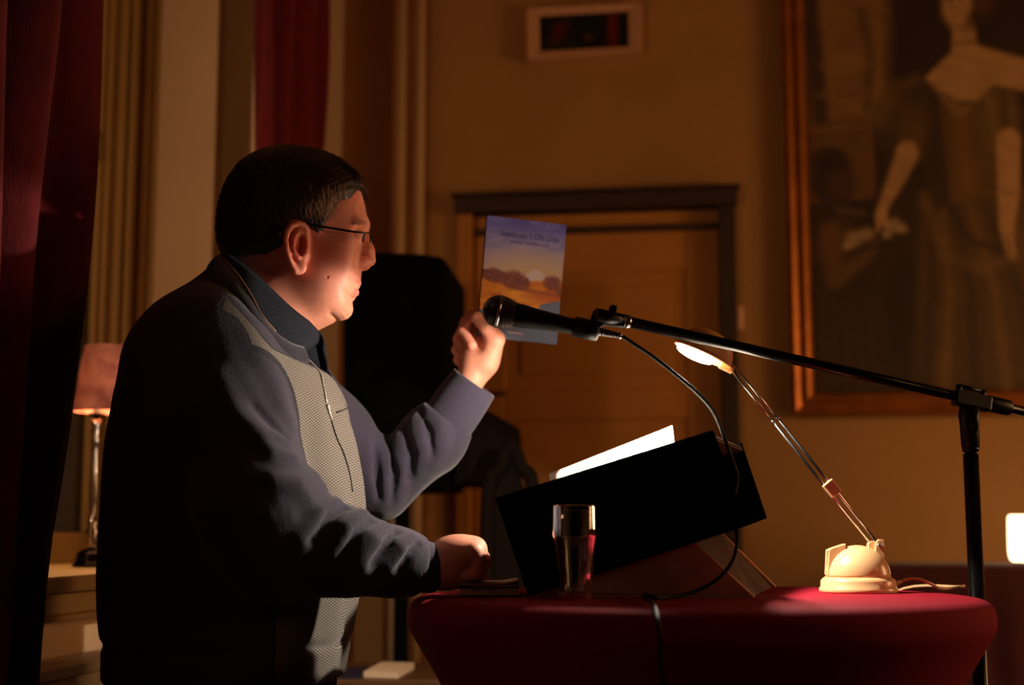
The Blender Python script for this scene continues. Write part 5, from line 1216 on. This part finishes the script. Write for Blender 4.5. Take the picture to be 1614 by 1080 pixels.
def armRF(X, Y, Z):
    d = armR0(X, Y, Z)
    for p in R_R: d = ridge(X, Y, Z, d, p)
    for p in G_R: d = groove(X, Y, Z, d, p)
    d = d + 0.0022 * noise3(X, Y, Z, 0.09, 21, 3)
    b = P(690, 897.5, 1.956); n = (b - P(662, 893, 1.948)); n /= np.linalg.norm(n); b = P(664, 893.3, 1.9485)
    d = smax(d, (X - b[0]) * n[0] + (Y - b[1]) * n[1] + (Z - b[2]) * n[2] - 0.001, 0.004)
    return smax(d, (TZ + 0.0012) - Z + 0 * X + 0 * Y, 0.004) if False else d
def armLF(X, Y, Z):
    d = armL0(X, Y, Z); n = (cLb - cLa) / np.linalg.norm(cLb - cLa)
    t = (X - cLa[0]) * n[0] + (Y - cLa[1]) * n[1] + (Z - cLa[2]) * n[2]
    for p in R_L: d = ridge(X, Y, Z, d, p)
    for p in G_L: d = groove(X, Y, Z, d, p)
    d = d + 0.0022 * noise3(X, Y, Z, 0.09, 31, 3)
    d = smax(d, t - 0.006, 0.006)
    return d
T_R = [[P(545, 715, 2.0), P(556, 800, 2.02)], ]
NECKP = [(P(a, b, 1.975)[0], P(a, b, 1.975)[2]) for a, b in ((325, 380), (338, 425), (360, 458), (385, 490), (410, 520), (440, 548), (470, 566), (520, 575), (600, 540), (600, 380))]
def trunkF(X, Y, Z):
    d = torsoF(X, Y, Z)
    yn = (Y - TY); fr = np.interp(Z, zg, sf_)
    d = d + 0.0045 * np.sin((Y - TY) * 46 + 3 * Z) * np.clip((1.42 - Z) / 0.2, 0, 1) * 0.6 + 0.004 * noise3(X, Y, Z, 0.22, 41, 3) * np.clip((1.45 - Z) / 0.1, 0.2, 1)
    hz = Z - ZHEM     # hem rib: a step inwards and a rolled edge
    d = d + 0.004 * np.exp(-((hz - 0.055) / 0.006) ** 2)
    d = smax(d, -hz, 0.012)
    d = smax(d, Z - P(400, 420, TY)[2], 0.01)
    d = smax(d, -cap(X, Y, Z, P(430, 430, HY), P(395, 540, HY), 0.067, 0.072), 0.008)   # neck opening
    d = smax(d, -np.maximum(poly2(X, Z, NECKP), np.abs(Y - HY) - 0.21), 0.006)
    return d
def sweaterF(X, Y, Z):
    d = trunkF(X, Y, Z); a = armRF(X, Y, Z); b = armLF(X, Y, Z)
    wz = 0.018 + 0.05 * np.clip((Z - 1.25) / 0.2, 0, 1)
    d = smin(d, a, wz); return smin(d, b, 0.03)
lo = np.array([P(150, 700, 2.1)[0], 1.775, ZHEM - 0.03]); hi = np.array([P(790, 600, 2.4)[0], 2.52, P(400, 405, TY)[2]])
sv, sq = surface_nets(sweaterF, lo, hi, 0.0042)
# signed distance to the seams in side view decides which cloth a point is
def sidepoly(pts, Y): return [(P(a, b, Y)[0], P(a, b, Y)[2]) for a, b in pts]
PAN = sidepoly([(364, 472), (364, 500), (388, 513), (405, 538), (423, 577), (441, 598), (449, 612), (455, 660), (466, 700), (470, 760), (450, 900), (440, 1100), (700, 1100), (700, 560), (500, 575), (470, 568), (441, 558), (416, 528), (391, 500)], 1.97)
pd = -poly2(sv[:, 0], sv[:, 2], PAN)
arm = np.minimum(np.asarray(armR0(sv[:, 0], sv[:, 1], sv[:, 2])), np.asarray(armL0(sv[:, 0], sv[:, 1], sv[:, 2])))
tr = np.asarray(torsoF(sv[:, 0], sv[:, 1], sv[:, 2]))
pan = np.minimum(pd, (arm - tr) * 0.5 - 0.001)
M_sw = bpy.data.materials.new('navy_fleece_and_grey_knit'); M_sw.use_nodes = True
nt = M_sw.node_tree; N, L = nt.nodes, nt.links; b_ = N['Principled BSDF']; b_.inputs['Roughness'].default_value = 0.92; b_.inputs['Sheen Weight'].default_value = 0.22; b_.inputs['Sheen Roughness'].default_value = 0.5; b_.inputs['Specular IOR Level'].default_value = 0.15
at = N.new('ShaderNodeAttribute'); at.attribute_name = 'seam'; sx = N.new('ShaderNodeSeparateColor'); L.new(at.outputs['Color'], sx.inputs[0])
gt = N.new('ShaderNodeMath'); gt.operation = 'GREATER_THAN'; gt.inputs[1].default_value = 0.0; L.new(sx.outputs[0], gt.inputs[0])
tc = N.new('ShaderNodeTexCoord')
ck = N.new('ShaderNodeTexChecker'); ck.inputs['Scale'].default_value = 480; ck.inputs['Color1'].default_value = (*lin((140, 130, 118)), 1); ck.inputs['Color2'].default_value = (*lin((70, 66, 64)), 1)
mp = N.new('ShaderNodeMapping'); mp.inputs['Scale'].default_value = (1, 0, 1.0); mp.inputs['Location'].default_value = (0, 0.0003, 0); L.new(tc.outputs['Object'], mp.inputs[0]); L.new(mp.outputs[0], ck.inputs['Vector'])
nz = N.new('ShaderNodeTexNoise'); nz.inputs['Scale'].default_value = 260; L.new(tc.outputs['Object'], nz.inputs['Vector'])
nr = N.new('ShaderNodeMapRange'); nr.inputs[3].default_value = 0.7; nr.inputs[4].default_value = 1.3; L.new(nz.outputs[0], nr.inputs[0])
nvm = N.new('ShaderNodeVectorMath'); nvm.operation = 'SCALE'; nvm.inputs[0].default_value = lin((60, 55, 70)); L.new(nr.outputs[0], nvm.inputs['Scale'])
mx = N.new('ShaderNodeMix'); mx.data_type = 'RGBA'; L.new(gt.outputs[0], mx.inputs[0]); L.new(nvm.outputs[0], mx.inputs[6]); L.new(ck.outputs[0], mx.inputs[7])
ab = N.new('ShaderNodeMath'); ab.operation = 'ABSOLUTE'; L.new(sx.outputs[0], ab.inputs[0]); lt = N.new('ShaderNodeMath'); lt.operation = 'LESS_THAN'; lt.inputs[1].default_value = 0.0012; L.new(ab.outputs[0], lt.inputs[0])
mx2 = N.new('ShaderNodeMix'); mx2.data_type = 'RGBA'; mx2.inputs[7].default_value = (*lin((34, 32, 38)), 1); L.new(lt.outputs[0], mx2.inputs[0]); L.new(mx.outputs[2], mx2.inputs[6]); L.new(mx2.outputs[2], b_.inputs['Base Color'])
bp_ = N.new('ShaderNodeBump'); bp_.inputs['Distance'].default_value = 0.0006; bp_.inputs['Strength'].default_value = 0.7; L.new(nz.outputs[0], bp_.inputs['Height']); L.new(bp_.outputs[0], b_.inputs['Normal'])
sw = fast_mesh('sweater', sv, sq, M_sw, proot, attrs={'seam': np.stack([pan, pan * 0, pan * 0], 1)})
M_navy = mat('navy_fleece', (44, 41, 53), 0.9, var=0.2, vscale=260, sheen=0.2, bump=0.0005, bscale=400, spec=0.15)
M_zip = mat('zip_metal', (205, 192, 180), 0.35, 0.3); M_tape = mat('pale_zip_tape', (170, 132, 104), 0.6)
# rib cuffs
def cuff(a, b, r0, r1, name):
    L_ = np.linalg.norm(b - a); n_ = (b - a) / L_
    pr = [(r0 - 0.006, -0.004), (r0 - 0.001, -0.003), (r0, 0.002)] + [(r0 + (r1 - r0) * t + 0.0012 * math.sin(t * 3.1), L_ * t) for t in np.linspace(0.15, 0.93, 7)] + [(r1 + 0.0004, L_ - 0.002), (r1 - 0.0012, L_), (r1 - 0.003, L_ - 0.001), (r1 - 0.0042, L_ - 0.006), (r1 - 0.006, L_ - 0.03)]
    o = MB().lathe(pr, a, n_, 64, caps=False).build(name, M_cuff, sw); return o
M_cuff = mat('navy_rib_cuff', (64, 59, 75), 0.92, var=0.2, vscale=260, sheen=0.22, bump=0.0006, bscale=500, spec=0.15)
cuff(P(660, 892.5, 1.947), P(690, 897.5, 1.956), 0.0345, 0.0318, 'cuff')
cuff(P(704, 666, 2.394), P(748, 603, 2.385), 0.0450, 0.0415, 'cuff')
# stand collar, opened at the front
def band(top, base, m, name, parent, th=0.003, sides=(1, -1)):
    """collar strip around the neck: near half given, far half mirrored"""
    t = catmull(top, 6); b = catmull(base, 6)
    def full(p): q = p.copy(); q[:, 1] = 2 * HY - q[:, 1]; return np.vstack([q[::-1], p[1:]])
    t, b = full(t), full(b); n = 7; G = np.zeros((len(t), n, 3))
    for j in range(n):
        s = j / (n - 1); G[:, j] = t * (1 - s) + b * s
    c = G[:, :, :].mean((0, 1)); out = G - c; out[:, :, 2] = 0; out /= np.linalg.norm(out, axis=2)[..., None] + 1e-9
    G += out * (0.006 * np.sin(np.linspace(0, 1, n) * np.pi))[None, :, None]
    o = MB().grid(G).build(name, m, parent, solid=th); return o, t, b
def proud(pts, gap, head):
    out = []
    for a, b, Yd in pts:
        q = surf(torsoF, a, b, 1.85, 2.08); y = Yd
        if q is not None: y = min(y, q[1] - gap)
        if head:
            q = surf(headF, a, b, 1.9, 2.08)
            if q is not None: y = min(y, q[1] - gap)
        out.append((a, b, y))
    return out
ctop = [P(*q) for q in proud(((345, 400, 2.13), (352, 409, 2.07), (377, 438, 2.02), (396, 468, 2.02), (412, 498, 2.02), (434, 524, 2.02), (458, 541, 2.06), (478, 548, 2.10)), 0.016, True)]
cbase = [P(*q) for q in proud(((322, 432, 2.13), (334, 452, 2.03), (364, 474, 1.99), (390, 503, 1.99), (415, 532, 1.99), (441, 558, 1.99), (465, 568, 2.03), (486, 572, 2.10)), 0.008, False)]
col_o, ct, cb_ = band(ctop, cbase, M_navy, 'stand_collar', sw)
MB().tube(catmull(ctop[1:6], 6) + [0.0008, -0.0012, 0.001], 0.0011, 8).build('collar_piping', M_tape, sw)
# shirt collar inside
stop = [P(*q) for q in proud(((352, 396, 2.13), (366, 404, 2.07), (398, 428, 2.008), (425, 453, 2.006), (450, 477, 2.014), (470, 494, 2.034), (486, 506, 2.085), (494, 514, 2.115)), 0.004, True)]
sbase = [P(*q) for q in proud(((340, 420, 2.13), (350, 432, 2.02), (385, 470, 1.998), (418, 512, 2.0), (446, 540, 2.02), (466, 552, 2.042), (484, 552, 2.055), (500, 540, 2.10)), 0.006, True)]
M_shirt = mat('dark_patterned_shirt', (9, 11, 16), 0.9, spec=0.2, col2=(34, 40, 52), vscale=420, bump=0.0006, bscale=600)
sc_o, _, _ = band(stop, sbase, M_shirt, 'shirt_collar', proot, 0.0025)
MB().lathe([(0, 0), (0.0038, 0), (0.0042, 0.0008), (0.0034, 0.0016), (0, 0.0012)], P(487, 533, 2.07), (0.6, -1, 0.1), 16).build('shirt_button', mat('dark_button', (60, 60, 66), 0.25), sc_o)
tip = [np.array(P(x, y, Y)) for x, y, Y in ((486, 510, 2.135), (500, 521, 2.14), (501, 536, 2.145), (490, 548, 2.14))]
MB().prism(tip, (0.0, 0.022, 0.0)).build('shirt_collar_tip', M_shirt, sc_o)
# shirt front filling the open zip
MB().hexa([P(470, 540, 2.09), P(497, 540, 2.105), P(510, 606, 2.11), P(498, 596, 2.09), P(470, 540, 2.17), P(497, 540, 2.16), P(508, 606, 2.15), P(498, 596, 2.15)]).build('shirt_front', M_shirt, proot)
# zip: from the collar end down the chest
def chest(pts): 
    o = []
    for a, b in pts:
        q = surf(sweaterF, a, b, 1.85, 2.2)
        if q is not None: o.append(q + np.array([0.001, -0.0015, 0]))
    return o
zp = [P(452, 549, 2.012), P(470, 553, 2.03)] + chest([(484, 558), (495, 570), (502, 585), (508, 604), (512, 624), (514, 636)])
MB().tube(catmull(zp, 6), 0.0014, 8).build('zip_teeth', M_zip, sw)
zq = chest([(514, 638), (517, 648), (521, 660)])
if len(zq) > 1: MB().tube(catmull(zq, 4), [0.0032] * 4 + [0.0022] * (4 * (len(zq) - 1) + 1 - 4), 10, flat=(1, .6)).build('zip_pull', M_zip, sw)
MB().tube(catmull([P(438, 535, 2.008), P(447, 540, 2.006), P(452, 546, 2.01), P(446, 551, 2.004)], 5), 0.0012, 8).build('zip_end', M_zip, sw)
zs_ = chest([(521, 662), (530, 690), (541, 715), (550, 745), (555, 775)])
if len(zs_) > 1: MB().tube(catmull(zs_, 4), 0.0010, 6).build('placket_seam', mat('dark_seam', (40, 38, 38), 0.9), sw)
pk = chest([(530, 650), (539, 647), (547, 643)])
if len(pk) > 1: MB().tube(catmull(pk, 4), 0.0012, 6).build('chest_pocket_edge', bpy.data.materials['dark_seam'], sw)
# trousers, belt line and shoes below the frame
def trouF(X, Y, Z):
    hp = P(352, 1050, TY); d = ell(X, Y, Z, (hp[0], TY, 0.97), (0.165, 0.19, 0.14))
    for s in (-1, 1): d = smin(d, chain(X, Y, Z, [[hp[0], TY + s * 0.10, 0.92], [hp[0] + 0.03, TY + s * 0.11, 0.5], [hp[0] - 0.01, TY + s * 0.12, 0.09]], [0.115, 0.085, 0.075]), 0.04)
    return smax(smax(d, Z - (ZHEM + 0.03), 0.01), 0.05 - Z, 0.01)
hp = P(352, 1050, TY)
tv, tq = surface_nets(trouF, np.array([hp[0] - 0.22, TY - 0.24, 0.02]), np.array([hp[0] + 0.22, TY + 0.24, ZHEM + 0.06]), 0.012)
fast_mesh('trousers', tv, tq, mat('dark_trousers', (22, 22, 28), 0.9), proot)
for s in (-1, 1):
    def shoeF(X, Y, Z): 
        d = ell(X, Y, Z, (hp[0] + 0.06, TY + s * 0.12, 0.035), (0.15, 0.05, 0.05)); d = smin(d, ell(X, Y, Z, (hp[0] - 0.01, TY + s * 0.12, 0.06), (0.07, 0.045, 0.07)), 0.03); return smax(d, 0.001 - Z, 0.004)
    v_, q_ = surface_nets(shoeF, np.array([hp[0] - 0.12, TY + s * 0.12 - 0.07, -0.01]), np.array([hp[0] + 0.24, TY + s * 0.12 + 0.07, 0.15]), 0.008)
    fast_mesh('shoe', v_, q_, M_black, proot)
# ring on the resting hand
rp = P(762, 897, 1.93)
o = MB().tube([rp + [0.0095 * math.cos(t) * 0.8, 0.0095 * math.sin(t), 0.003 * math.cos(t)] for t in np.linspace(0, 2 * math.pi, 25)], 0.0011, 8, caps=False).build('ring', mat('gold_ring', (220, 180, 110), 0.2, 1.0), proot)
